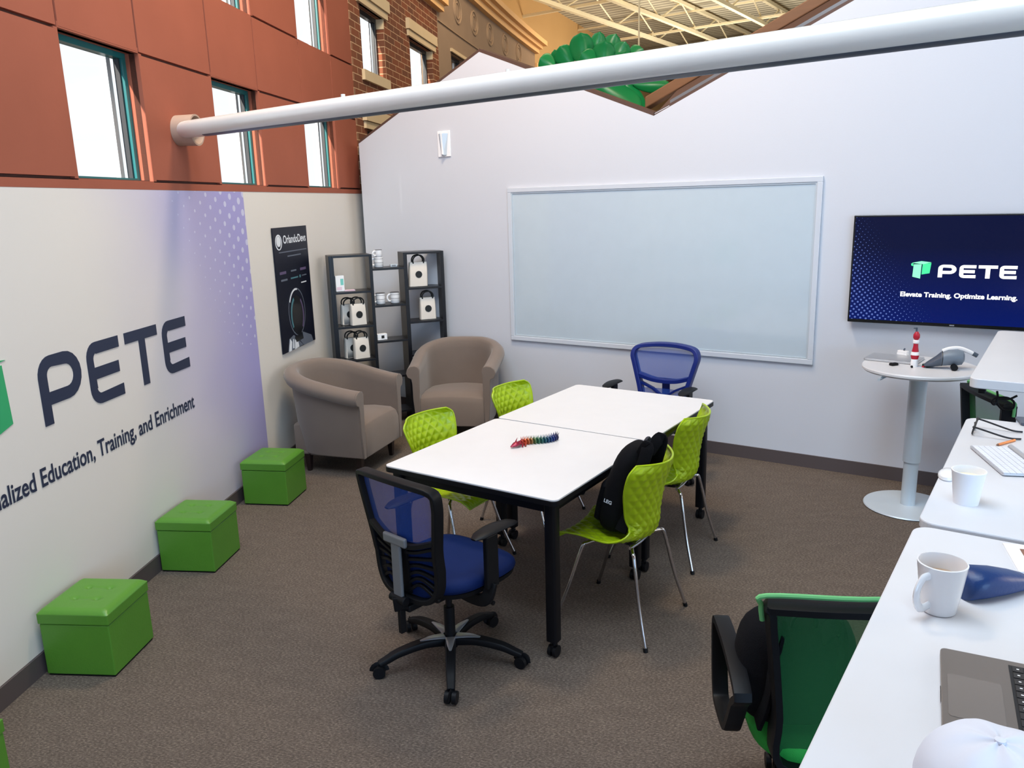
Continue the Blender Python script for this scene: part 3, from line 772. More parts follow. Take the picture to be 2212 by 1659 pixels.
snc = bthing('wall_light', 'small pale grey wedge-shaped light fixture high on the white wall', 'wall light', -4.915, 2.60)
MB().box((0, -.006, .105), (.15, .01, .24)).build('back_plate', PAPERW, snc, bevel=.003)
mb = MB()
mb.add([(-.055, -.012, .20), (-.012, -.05, .20), (-.006, -.03, .0), (-.03, -.012, .0)], [(0, 1, 2, 3)]); mb.add([(.055, -.012, .20), (.012, -.05, .20), (.0, -.03, .0), (.03, -.012, .0)], [(0, 3, 2, 1)])
mb.build('side_wing', GREYST, snc, solid=.006)
MB().box((0, -.035, .105), (.016, .02, .2)).build('centre_fin', PAPERW, snc, bevel=.003)

# ------------------------------------------------------------------ corner shelving
SA = Vector((-1.72, 7.55, 0)); SBv = Vector((-.66, 7.95, 0)); su = (SBv - SA).normalized()
sh = thing('shelving_unit', 'black open shelving of three staggered columns standing in the corner', 'shelf', SA); sh.rotation_euler = (0, 0, atan2(su.y, su.x))
# local x along the front, +y to the back
DP = .24; T = .02
def panel(nm, x, z0, z1, th=.024): MB().box((x, DP / 2, (z0 + z1) / 2), (th, DP, z1 - z0)).build(nm, BLACKW, sh, bevel=.002)
cols = [(.045, .425, 1.69), (.445, .735, 1.565), (.755, 1.14, 1.69)]
for x in (.045, .425): panel('side_panel', x, 0, 1.69)
for x in (.757, 1.14): panel('side_panel', x, 0, 1.69)
MB().box((.05, .012, .845), (.045, .02, 1.69)).build('front_rail', BLACKW, sh); MB().box((.765, .012, .845), (.035, .02, 1.69)).build('front_rail', BLACKW, sh); MB().box((1.132, .012, .845), (.03, .02, 1.69)).build('front_rail', BLACKW, sh); MB().box((.425, .012, .845), (.03, .02, 1.69)).build('front_rail', BLACKW, sh)
for (a, b), zs in (((.057, .413), (1.68, 1.335, 1.0, .667, .33, .04)), ((.437, .745), (1.542, 1.185, .832, .473, .11)), ((.769, 1.128), (1.68, 1.335, 1.0, .667, .33, .04))):
    for z in zs: MB().box(((a + b) / 2, DP / 2, z), (b - a, DP, T)).build('shelf_board', BLACKW, sh, bevel=.0015)
def shp(x, y, z): return sh.matrix_basis @ Vector((x, y, z)) if False else SA + su * x + Vector((-su.y, su.x, 0)) * y + Vector((0, 0, z))
syaw = 90 - math.degrees(atan2(su.y, su.x))          # heading of local +x
face = syaw + 90                                      # heading toward the room (-y local)

def tote(label, x, z, h=.235, wd=.16, dx=0, yawoff=0, y=.10, tilt=0):
    o = thing('tote_bag', label, 'bag', shp(x, y, z), face + yawoff, 'canvas tote bags on the corner shelving')
    # +Y of the empty points to the room
    rings = []
    for q, (zz, sx, sy) in enumerate(((0, 1, 1), (.02, 1.0, 1.0), (.5, .98, 1.0), (.9, .95, .8), (1.0, .94, .55))):
        rings.append([Vector((wd / 2 * sx * cx + tilt * zz, .035 * sy * cy, h * .8 * zz)) for cx, cy in ((1, .6), (.9, 1), (-.9, 1), (-1, .6), (-1, -.6), (-.9, -1), (.9, -1), (1, -.6))])
    MB().loft(rings).build('bag_body', CANVAS, o, smooth=True, bevel=.004)
    MB().lathe([(.034, 0), (.034, .002), (.001, .002)], (tilt * .5, .0365, h * .4), 24, Matrix.Rotation(-pi / 2, 3, 'X')).build('round_print', INKBK, o)
    mb = MB()
    for s, yy in ((1, .02), (-1, -.02)):
        pts = catmull([(-.05 + tilt, yy, h * .72), (-.055 + tilt, yy * 1.4, h * .9), (-.02 + tilt, yy * 1.8, h * 1.02), (.03 + tilt, yy * 1.8, h * 1.0), (.055 + tilt, yy * 1.4, h * .88), (.05 + tilt, yy, h * .72)], 5)
        mb.tube(pts, .007, 6, flat=(1, .5), up=(0, 1, 0))
    mb.build('handle', INKBK, o, smooth=True)
    return o
tote('cream tote bag with round black print, front bag on left column second shelf', .28, 1.012, yawoff=-14, y=.07, h=.26)
tote('cream tote bag tucked behind another on left column second shelf', .205, 1.012, yawoff=-14, y=.165, h=.25)
tote('cream tote bag with round black print, front bag on left column third shelf', .29, .679, yawoff=-14, y=.07, h=.26)
tote('cream tote bag tucked behind another on left column third shelf', .215, .679, yawoff=-14, y=.165, h=.25)
tote('cream tote bag leaning in the top compartment of right column', .90, 1.347, h=.30, wd=.19, y=.09, tilt=-.01)
tote('cream tote bag on right column second shelf below the leaning one', .985, 1.012, h=.275, wd=.165, y=.09)

def mug(label, loc, yaw=0, r=.04, h=.095, group=None, lip=None, taper=1.0, handle=True, stain=False, hs=1.0, print_=False):
    o = thing('mug', label, 'mug', loc, yaw, group)
    rb = r * taper
    MB().lathe([(.001, 0), (rb * .9, 0), (rb, .004), ((r + rb) / 2, h * .5), (r, h), (r - .003, h + .001), (r - .004, h - .003), (rb - .004, .012), (.001, .008)], n=40).build('mug_body', CERAMIC, o, smooth=True, angle=60)
    if handle:
        a = r * .96
        pts = catmull([(a * taper * .9 + .001, 0, h * .22), (a + .016 * hs, 0, h * .22), (a + .03 * hs, 0, h * .42), (a + .03 * hs, 0, h * .64), (a + .016 * hs, 0, h * .82), (a - .001, 0, h * .82)], 6)
        MB().tube(pts, .0058 * (1 + .5 * (hs - 1)), 10, flat=(1.5, .9), up=(0, 1, 0)).build('mug_handle', CERAMIC, o, smooth=True)
    if stain: MB().lathe([(.001, h * .70), (r * .85, h * .70), (r * .85, h * .705), (.001, h * .705)], n=32).build('coffee', CERTAN, o)
    if print_:
        mb = MB()
        for zz in (.45, .8): mb.lathe([(r + .0006, h * zz), (r + .0008, h * zz + .003), (r + .0002, h * zz + .003)], n=32)
        mb.build('printed_band', MUGLINE, o)
    if lip: MB().lathe([(r - .001, h - .002), (r + .0012, h), (r, h + .0025), (r - .003, h + .002)], n=32).build('dark_rim', MUGLINE, o, smooth=True)
    return o
mug('white mug with dark rim on middle shelf, the one nearer the left column', shp(.518, .10, 1.197), face, .046, .105, 'white mugs on the corner shelving', lip=1, print_=True)
mug('white mug with dark rim on middle shelf, the one nearer the right column', shp(.662, .10, 1.197), face, .046, .105, 'white mugs on the corner shelving', lip=1, print_=True)
mug('white mug standing at the bottom of the pair stacked atop middle column', shp(.525, .12, 1.554), face, .045, .10, 'white mugs on the corner shelving', print_=True)
m2 = mug('black and white mug perched upside on another atop the middle column', shp(.53, .12, 1.6555), face - 20, .034, .065, 'white mugs on the corner shelving', lip=1)
o = thing('sticker_pack', 'small clear pack lying beside mugs atop the middle column', 'pack', shp(.665, .10, 1.554), face); MB().box((0, 0, .012), (.065, .05, .024)).build('pack_body', GREYST, o, bevel=.002); MB().box((0, .0255, .012), (.04, .001, .012)).build('pack_print', GREYBAR, o)
o = thing('business_card_box', 'small white card box with dark print on middle column third shelf', 'box', shp(.50, .08, .844), face - 8); MB().box((0, 0, .03), (.10, .05, .06)).build('box_body', PAPERW, o, bevel=.002); MB().box((-.005, .0255, .03), (.03, .001, .03)).build('box_print', INKBK, o)
o = thing('product_box', 'white carton with teal stripe in top left compartment of shelving', 'box', shp(.125, .10, 1.347), face - 10); MB().box((0, 0, .075), (.085, .06, .15)).build('carton', PAPERW, o, bevel=.002); MB().box((-.02, .0305, .09), (.03, .001, .06)).build('teal_panel', TEALP, o); MB().box((.01, .0305, .028), (.05, .001, .03)).build('pink_panel', PINKP, o)
o = thing('sticker_sheet', 'flat pale printed sheet lying beside the teal striped carton', 'paper', shp(.22, .10, 1.3465), face); MB().box((0, 0, .004), (.10, .07, .008)).build('sheet_stack', PINKP, o)

# ------------------------------------------------------------------ tub armchairs
def armchair(label, loc, yaw):
    o = thing('tub_armchair', label, 'armchair', loc, yaw, 'taupe tub armchairs')
    Wd, Dp = .80, .76
    # plan path, front right -> round the back -> front left (x right, y forward)
    hw = Wd / 2 - .065; yf = .36; rb = hw
    path = []
    nst = 8
    for k in range(nst): path.append(Vector((hw - .0 * k, yf - (yf + .02) * k / nst, 0)))
    na = 22
    for k in range(na + 1):
        a = pi * k / na; path.append(Vector((rb * cos(a), -.02 - (Dp - yf - .085) * sin(a) ** .9 if sin(a) > 0 else -.02, 0)))
    for k in range(1, nst + 1): path.append(Vector((-hw, -.02 + (yf + .02) * k / nst, 0)))
    K = len(path); rings = []
    for i, p in enumerate(path):
        t = (path[min(i + 1, K - 1)] - path[max(i - 1, 0)]).normalized(); nout = Vector((t.y, -t.x, 0))
        if nout.dot(p) < 0: nout = -nout
        if i < 2: nout = Vector((1, 0, 0))
        if i > K - 3: nout = Vector((-1, 0, 0))
        back_ = max(0, min(1, (yf - p.y) / (yf + .30)))
        h = .72 + .145 * (back_ ** 1.3)
        lean = .05 * back_
        def q(off, z): return p + nout * (off + lean * (z - .2) * 1.4) + Vector((0, 0, z))
        sec = [(-.035, .16), (-.04, .42), (-.045, h - .10), (-.05, h - .035), (-.035, h - .008), (-.005, h + .002), (.035, h - .004), (.065, h - .03), (.075, h - .065), (.062, h - .105), (.03, h - .12), (.022, h - .16), (.02, .40), (-.0, .16)]
        rings.append([q(a, b) for a, b in sec])
    MB().loft(rings).build('tub_back', TAUPE, o, smooth=True, angle=55, bevel=.006)
    # front roll ends facing
    for s in (1, -1):
        e = rings[0] if s == 1 else rings[-1]
        mb = MB(); mb.loft([[v + Vector((0, .0, 0)) for v in e], [Vector((v.x * 1.0, v.y + .012, v.z)) for v in e]]); mb.build('arm_facing', TAUPE, o, smooth=True, bevel=.004)
    # seat: thick cushion block with rounded front
    sw = hw - .035
    prof_ = [(-.30, .40), (-.1, .425), (.15, .445), (.30, .44), (.35, .415), (.372, .36), (.372, .16), (-.30, .16)]
    rr = []
    for sx in (-1, -.96, -.6, 0, .6, .96, 1):
        cr = .02 * (1 - sx * sx)
        rr.append([Vector((sx * sw * (.93 if y < -.2 else 1), y + (0 if abs(sx) < 1 else -.01), z + (cr if z > .2 else 0) - (.012 if abs(sx) == 1 and z > .2 else 0))) for y, z in prof_])
    MB().loft(rr).build('seat_cushion', TAUPE, o, smooth=True, angle=60, bevel=.008)
    MB().box((0, -.02, .155), (2 * hw - .1, .62, .03)).build('seat_base', TAUPE, o, bevel=.005)
    for sx in (1, -1):
        for yy in (.29, -.19):
            mb = MB(); rg = []
            for z, wdt in ((0, .030), (.15, .052)):
                rg.append([Vector((sx * .27 + a * wdt / 2, yy + b * wdt / 2, z)) for a, b in ((1, 1), (-1, 1), (-1, -1), (1, -1))])
            mb.loft(rg).build('leg', DKWOOD, o, bevel=.002)
    return o
armchair('taupe tub armchair against the left wall beside the poster', (-1.44, 6.53, 0), 109)
armchair('taupe tub armchair facing the camera in front of corner shelving', (-.50, 7.35, 0), 188)

# ------------------------------------------------------------------ green cube ottomans
def ottoman():
    o = thing('cube_ottoman', '', 'ottoman', (0, 0, 0), 0, 'green cube ottomans along the left wall')
    S = .352
    MB().box((0, 0, .138), (S - .008, S - .008, .26)).build('box_body', GREENL, o, bevel=.006, seg=3)
    MB().box((0, 0, .004), (S - .02, S - .02, .008)).build('base_board', BLACKP, o)
    MB().box((0, 0, .269), (S - .022, S - .022, .006)).build('lid_gap', GREEND, o)
    # padded lid with tufting
    def top(u, v):
        x, y = (u - .5) * S, (v - .5) * S
        e = min(1, (S / 2 - abs(x)) / .03) if S / 2 > abs(x) else 0; e2 = min(1, (S / 2 - abs(y)) / .03) if S / 2 > abs(y) else 0
        z = .322 + .022 * sqrt(max(0, e * e2))
        for tx in (-.055, .055):
            for ty in (-.055, .055):
                d = hypot(x - tx, y - ty); z -= .010 * math.exp(-(d / .014) ** 2)
            z -= .003 * math.exp(-((y - tx) / .008) ** 2) * (1 if abs(x) < .06 else math.exp(-((abs(x) - .06) / .02) ** 2))
        return Vector((x, y, z))
    mb = MB(); mb.grid(top, 44, 44); mb.build('lid_top', GREENL, o, smooth=True)
    MB().box((0, 0, .297), (S, S, .051)).build('lid_side', GREENL, o, bevel=.004)
    mb = MB()
    for tx in (-.055, .055):
        for ty in (-.055, .055): mb.lathe([(.001, 0), (.006, 0), (.006, .002), (.001, .004)], (tx, ty, .333), 10)
    mb.build('tuft_button', GREENL, o, smooth=True)
    return o
def from_fr(x, y, yaw, S=.352):
    a = radians(yaw); X = Vector((cos(a), -sin(a), 0)); Y = Vector((sin(a), cos(a), 0)); return Vector((x, y, 0)) - X * S / 2 + Y * S / 2
ot = ottoman(); place(ot, from_fr(-1.912, 3.370, 5.5), 5.5); ot['label'] = 'green cube ottoman under the start of the tagline, second from the camera'
dup(ot, from_fr(-1.826, 4.447, 7), 7, 'green cube ottoman under the mural, third from the camera')
dup(ot, from_fr(-1.672, 5.524, 9), 9, 'green cube ottoman farthest away, next to the tub armchair')
dup(ot, from_fr(-1.955, 2.268, 4), 4, 'green cube ottoman nearest the camera, cut off at frame edge')

# ------------------------------------------------------------------ meeting tables
ZT_ = .825
def table():
    o = thing('meeting_table', '', 'table', (0, 0, 0), 0, 'square white meeting tables pushed together')
    S = 1.043
    MB().rbox((0, 0, ZT_ - .0035), (S - .006, S - .006, .007), .03, 6).build('white_top', TOPW, o)
    MB().rbox((0, 0, ZT_ - .020), (S, S, .027), .032, 6).build('black_edge', BLACKM, o, bevel=.003)
    mb = MB()
    for s in (1, -1): mb.box((0, s * .45, ZT_ - .065), (.88, .03, .05)); mb.box((s * .45, 0, ZT_ - .065), (.03, .88, .05))
    mb.build('under_frame', BLACKM, o)
    for sx in (1, -1):
        for sy in (1, -1):
            x, y = sx * .462, sy * .462
            l = MB().rbox((x, y, (.085 + ZT_ - .034) / 2), (.058, .058, ZT_ - .034 - .085), .012, 3).build('leg', BLACKM, o, smooth=True)
            c = MB(); c.cyl((x, y, .085), (x, y, .055), .012, n=10)
            for q in (-.014, .014): c.cyl((x + q - .008, y, .03), (x + q + .008, y, .03), .030, n=20)
            c.box((x, y, .048), (.012, .05, .03))
            c.build('caster', BLACKP, l, smooth=True)
    return o
tb_ = table(); place(tb_, (.039, 4.095, 0), 33.7); tb_['label'] = 'square white top meeting table nearest the camera, with a toy on it'
dup(tb_, (.620, 4.968, 0), 33.9, 'square white top meeting table nearer the whiteboard, bare top')

# ------------------------------------------------------------------ lime shell chairs
def shell_chair():
    o = thing('shell_chair', '', 'chair', (0, 0, 0), 0, 'lime green quilted shell chairs')
    prof_ = catmull([(0, .255, .450), (0, .225, .483), (0, .12, .495), (0, 0, .482), (0, -.10, .478), (0, -.165, .502), (0, -.195, .56), (0, -.200, .65), (0, -.216, .76), (0, -.245, .85), (0, -.262, .90)], 6)
    wid = catmull([(.20, 0, 0), (.22, 0, 0), (.23, 0, 0), (.225, 0, 0), (.205, 0, 0), (.165, 0, 0), (.145, 0, 0), (.175, 0, 0), (.218, 0, 0), (.232, 0, 0), (.19, 0, 0)], 6)
    K = len(prof_); NV = 64; NU = 40
    cum = [0]
    for i in range(1, K): cum.append(cum[-1] + (prof_[i] - prof_[i - 1]).length)
    def samp(u):
        L_ = u * cum[-1]
        for i in range(1, K):
            if cum[i] >= L_ - 1e-9:
                t = (L_ - cum[i - 1]) / max(1e-9, cum[i] - cum[i - 1]); p = prof_[i - 1].lerp(prof_[i], t); w_ = wid[i - 1].x * (1 - t) + wid[i].x * t
                tg = (prof_[min(i + 1, K - 1)] - prof_[max(i - 2, 0)]).normalized(); return p, w_, tg, L_
        return prof_[-1], wid[-1].x, (prof_[-1] - prof_[-2]).normalized(), L_
    def fn(u, v):
        p, w_, tg, L_ = samp(u); x = (v - .5) * 2
        nrm_ = Vector((0, -tg.z, tg.y))          # towards the sitter
        if nrm_.z < 0 and u < .5: nrm_ = -nrm_
        if u >= .5 and nrm_.y < 0: nrm_ = -nrm_
        tt = max(0, min(1, (u - .35) / .3))
        wrap = (.022 * (1 - tt) + .095 * tt) * abs(x) ** 2.0
        if u > .93: drop = .02 * abs(x) ** 2.5 * (u - .93) / .07
        else: drop = 0
        q = p + Vector((x * w_, 0, -drop)) + nrm_ * wrap
        # quilting: diamond pillows
        a = (x * .21 + L_ * .66) / .049; b = (x * .21 - L_ * .66) / .049
        ta = 1 - abs(2 * (a % 1) - 1); tb2 = 1 - abs(2 * (b % 1) - 1); h = min(ta, tb2)
        edge = min(1, (1 - abs(x)) / .10) * min(1, u / .05) * min(1, (1 - u) / .03)
        return q - nrm_ * (.009 * h * edge)
    mb = MB(); mb.grid(fn, 176, 88); s = mb.build('shell', LIME, o, smooth=True, solid=.006, angle=80)
    # rolled rim
    rim = [fn(0, v / 14) for v in range(15)] + [fn(u / 36, 1) for u in range(1, 36)] + [fn(1, 1 - v / 14) for v in range(15)] + [fn(1 - u / 36, 0) for u in range(1, 36)]
    MB().tube(rim, .0055, 8, closed=True).build('rim', LIME, o, smooth=True)
    mb = MB()
    for s_ in (1, -1): mb.tube(catmull([(-.14, s_ * .10 - .02, .462), (0, s_ * .10 - .02, .452), (.14, s_ * .10 - .02, .462)], 6), .0085, 8)
    mb.box((0, -.02, .456), (.16, .2, .02)); mb.build('under_frame', CHROME, o, smooth=True)
    for sx in (1, -1):
        for sy in (1, -1):
            pts = catmull([(sx * .10, sy * .09 - .02, .454), (sx * .165, sy * .125 - .02, .452), (sx * .190, sy * .145 - .02, .425), (sx * .225, sy * .20 - .01, .2), (sx * .262, sy * .262, .006)], 5)
            l = MB().tube(pts, .0095, 10).build('leg', CHROME, o, smooth=True)
            MB().cyl((sx * .262, sy * .262, 0), (sx * .259, sy * .258, .02), .012, n=12).build('foot_cap', BLACKP, l, smooth=True)
    return o
sc0 = shell_chair(); place(sc0, (.538, 3.825, 0), -56.5); sc0['label'] = 'lime green shell chair with the black backpack on it, right side of near table'
dup(sc0, (.92, 4.62, 0), -61, 'lime green shell chair on the right side of far table, beyond the backpack chair')
dup(sc0, (-.375, 4.53, 0), 123.5, 'lime green shell chair on the left side of near table')
dup(sc0, (.125, 5.24, 0), 123.5, 'lime green shell chair on the left side of far table, by an armchair')

# ------------------------------------------------------------------ five-star base shared by the task chairs
def star_base(o, rot, silver=True, R=.352):
    hub = MB(); hub.cyl((0, 0, .07), (0, 0, .135), .034, .028, 20); hub.build('base_hub', BLACKP, o, smooth=True)
    for k in range(5):
        a = radians(rot + 72 * k); d = Vector((cos(a), sin(a), 0)); u = Vector((0, 0, 1))
        pts = catmull([d * .02 + u * .105, d * .13 + u * .115, d * .25 + u * .098, d * .315 + u * .075, d * R + u * .062], 5)
        l = MB().tube(pts, [.027 - .010 * i / (len(pts) - 1) for i in range(len(pts))], 8, flat=(1, .75, 1), up=(0, 0, 1)).build('base_leg', BLACKP, o, smooth=True, bevel=.003)
        if silver:
            pts = catmull([d * .03 + u * .128, d * .09 + u * .135, d * .15 + u * .1335], 4)
            MB().tube(pts, [.024, .022, .020, .019, .017, .015, .012, .009, .005], 8, flat=(1, .22, 1), up=(0, 0, 1)).build('silver_cap', SILVER, l, smooth=True)
        t = Vector((-d.y, d.x, 0)); c = MB(); w0 = d * R
        c.cyl(w0 + u * .062, w0 + u * .045, .010, n=8)
        tt = (d * .3 + t).normalized()
        for s in (-1, 1): c.cyl(w0 + tt * (s * .017 - .010) + u * .029, w0 + tt * (s * .017 + .010) + u * .029, .029, n=20)
        c.tube([w0 + Matrix.Rotation(0, 3, 'Z') @ (tt.cross(u) * .030 * cos(q) + u * (.029 + .031 * sin(q))) for q in [pi * j / 8 for j in range(9)]], .012, 6, flat=(1.4, .3), up=tt)
        c.build('caster', BLACKP, l, smooth=True)

def task_chair(frame_m, mesh_m, seat_m, rot, lower='ribs'):
    o = thing('task_chair', '', 'office chair', (0, 0, 0))
    star_base(o, rot)
    MB().cyl((0, 0, .12), (0, 0, .28), .026, n=20).build('gas_lift', BLACKP, o, smooth=True)
    MB().cyl((0, 0, .24), (0, 0, .39), .016, n=16).build('lift_rod', BLACKM, o, smooth=True)
    mb = MB(); mb.box((0, -.02, .395), (.16, .24, .045)); mb.box((0, -.19, .385), (.07, .16, .035)); mb.build('tilt_mechanism', BLACKP, o, bevel=.008)
    lv = MB(); lv.tube([(.08, .02, .39), (.17, .03, .385), (.25, .03, .375)], .006, 8); lv.tube([(.22, .03, .377), (.27, .03, .373)], .011, 8); lv.tube([(-.08, -.05, .39), (-.20, -.06, .37)], .006, 8); lv.build('adjust_lever', BLACKP, o, smooth=True)
    # seat cushion
    def ringz(z, s, dy=0): return [Vector((.255 * s * c_, .255 * s * s_ + .045 + dy, z + .025)) for c_, s_ in [(math.copysign(abs(cos(a)) ** .62, cos(a)), math.copysign(abs(sin(a)) ** .62, sin(a))) for a in [2 * pi * k / 40 for k in range(40)]]]
    MB().loft([ringz(.408, .90), ringz(.418, .97), ringz(.44, .99)]).build('seat_pan', BLACKP, o, smooth=True)
    sp_ = []
    for z, s in ((.436, .985), (.455, 1.01), (.478, .99), (.492, .93), (.499, .80), (.501, .5), (.500, .05)):
        sp_.append([Vector((v.x, v.y, v.z - .022 * max(0, (v.y - .14) / .14) ** 2 + .008 * (v.x / .24) ** 2)) for v in ringz(z, s)])
    MB().loft(sp_).build('seat_cushion', seat_m, o, smooth=True, angle=70)
    # back
    def bk(x, z, off=0): return Vector((x, -.255 - .16 * max(0, z - .60) + .05 * max(0, .62 - z) + .75 * x * x - off, z))
    if lower == 'ribs':
        loop = [(-.245, .985), (-.12, 1.005), (0, 1.01), (.12, 1.005), (.245, .985), (.262, .93), (.245, .82), (.222, .70), (.215, .60), (.20, .50), (.14, .445), (0, .435), (-.14, .445), (-.20, .50), (-.215, .60), (-.222, .70), (-.245, .82), (-.262, .93)]
    else:
        loop = [(-.235, 1.0), (-.12, 1.02), (0, 1.025), (.12, 1.02), (.235, 1.0), (.268, .94), (.25, .86), (.225, .77), (.20, .68), (.175, .58), (.14, .50), (0, .485), (-.14, .50), (-.175, .58), (-.20, .68), (-.225, .77), (-.25, .86), (-.268, .94)]
    pts = [bk(x * (.94), z) for x, z in [(p.x, p.y) for p in catmull_closed([(a, b, 0) for a, b in loop], 4)]]
    MB().tube(pts, .026 if lower == 'ribs' else .034, 8, closed=True, flat=(.5, 1, 1), up=(0, 1, 0)).build('back_frame', frame_m, o, smooth=True, bevel=.003)
    zc = .72 if lower == 'ribs' else .745
    cb = catmull([(-.205, zc + .025, 0), (-.10, zc - .012, 0), (0, zc - .022, 0), (.10, zc - .012, 0), (.205, zc + .025, 0)], 5)
    MB().tube([bk(p.x, p.y) for p in cb], .024 if lower == 'ribs' else .036, 8, flat=(.45, 1, 1), up=(0, 1, 0)).build('cross_bar', frame_m, o, smooth=True)
    def meshfn(u, v):
        z = zc + ((.985 if lower == 'ribs' else 1.012) - zc) * v; hwid = .20 + .035 * min(1, (z - .70) / .22); x = (u - .5) * 2 * hwid
        return bk(x, z - (.03 * v * (abs(u - .5) * 2) ** 4), -.004)
    MB().grid(meshfn, 16, 12).build('back_mesh', mesh_m, o, smooth=True)
    if lower == 'ribs':
        def low(u, v):
            z = .45 + (zc - .45) * v; hwid = .15 + .055 * v; return bk((u - .5) * 2 * hwid, z, -.006)
        MB().grid(low, 14, 10).build('lumbar_mesh', BLUEF, o, smooth=True)
        for k in range(6):
            z0 = .70 - .038 * k
            mb = MB()
            for s in (1, -1):
                q = catmull([(s * .03, z0 - .035, 0), (s * .10, z0 - .022 + .006 * k, 0), (s * .19, z0 + .012 - .012 * k, 0)], 4)
                mb.tube([bk(p.x, p.y, .004) for p in q], .0085, 6, flat=(.8, 1, 1), up=(0, 1, 0))
            mb.build('back_rib', frame_m, o, smooth=True)
        MB().add([bk(x, z, .004) for x, z in ((-.05, .72), (.05, .72), (.04, .46), (-.04, .46))], [(0, 1, 2, 3)]).build('centre_plate', frame_m, o, solid=.01)
    else:
        for s in (1, -1):
            MB().tube([bk(s * .205, .715), bk(s * .09, .655), bk(s * .02, .60)], .018, 6, flat=(.5, 1, 1), up=(0, 1, 0)).build('v_brace', frame_m, o, smooth=True)
        def low(u, v):
            z = .50 + (.66 - .50) * v; return bk((u - .5) * 2 * (.14 + .03 * v), z, -.004)
        MB().grid(low, 12, 8).build('lumbar_mesh', mesh_m, o, smooth=True)
        MB().tube([bk(0, .60), bk(0, .50)], .06, 6, flat=(.15, 1, 1), up=(0, 1, 0)).build('centre_plate', frame_m, o)
    # rear support with T head
    y0 = -.285
    sp2 = MB(); sp2.box((0, y0 - .008, .575), (.062, .018, .30)); sp2.box((.0, y0 - .012, .722), (.15, .02, .045))
    sp2.build('back_support', GREYBAR if lower == 'ribs' else frame_m, o, bevel=.012, seg=3)
    mb = MB(); mb.tube([(0, y0 - .01, .45), (0, y0 - .01, .40), (0, -.22, .375), (0, -.12, .385)], .028, 8, flat=(1, .7, 1)); mb.cyl((-.05, y0 - .01, .44), (.05, y0 - .01, .44), .02, n=14); mb.box((0, y0, .33), (.022, .03, .12)); mb.build('tilt_bracket', BLACKP, o, smooth=True, bevel=.004)
    # arms
    for s in (1, -1):
        mb = MB(); x = s * .292
        mb.tube(catmull([(s * .08, -.02, .40), (s * .20, -.02, .395), (s * .275, -.02, .42), (x, .0, .50)], 4), .030, 8, flat=(1, .4, 1), up=(0, 1, 0))
        mb.build('arm_bracket', BLACKP, o, smooth=True, bevel=.003)
        MB().box((x, .0, .60), (.026, .075, .25)).build('arm_post', BLACKP, o, bevel=.006)
        rg = []
        for k in range(9):
            t = k / 8; y = -.105 + .27 * t; w_ = .030 + .016 * sin(pi * min(1, t * 1.0)) ; h = .013 if 0 < k < 8 else .004; zz = .735 + .012 * sin(pi * t)
            if k in (0, 8): w_ *= .55
            rg.append([Vector((x + w_ * cos(a) * 1.0, y, zz + h * sin(a))) for a in [2 * pi * q / 14 for q in range(14)]])
        MB().loft(rg).build('arm_pad', BLACKP, o, smooth=True, angle=60)
    return o
c1 = task_chair(BLACKP, BLUEM, BLUEF, 202 + 42.5 - 0, 'ribs'); place(c1, (-.33, 3.455, 0), 42.5)
tag(c1, 'blue office chair with black ribbed back in front of the near table', 'office chair')
c2 = task_chair(BLUEFR, BLUEM, BLUEF, 20, 'v'); place(c2, (1.08, 6.02, 0), 213); c2.scale = (1.07, 1.07, .965)
tag(c2, 'blue mesh office chair with navy frame facing the camera by the whiteboard', 'office chair')

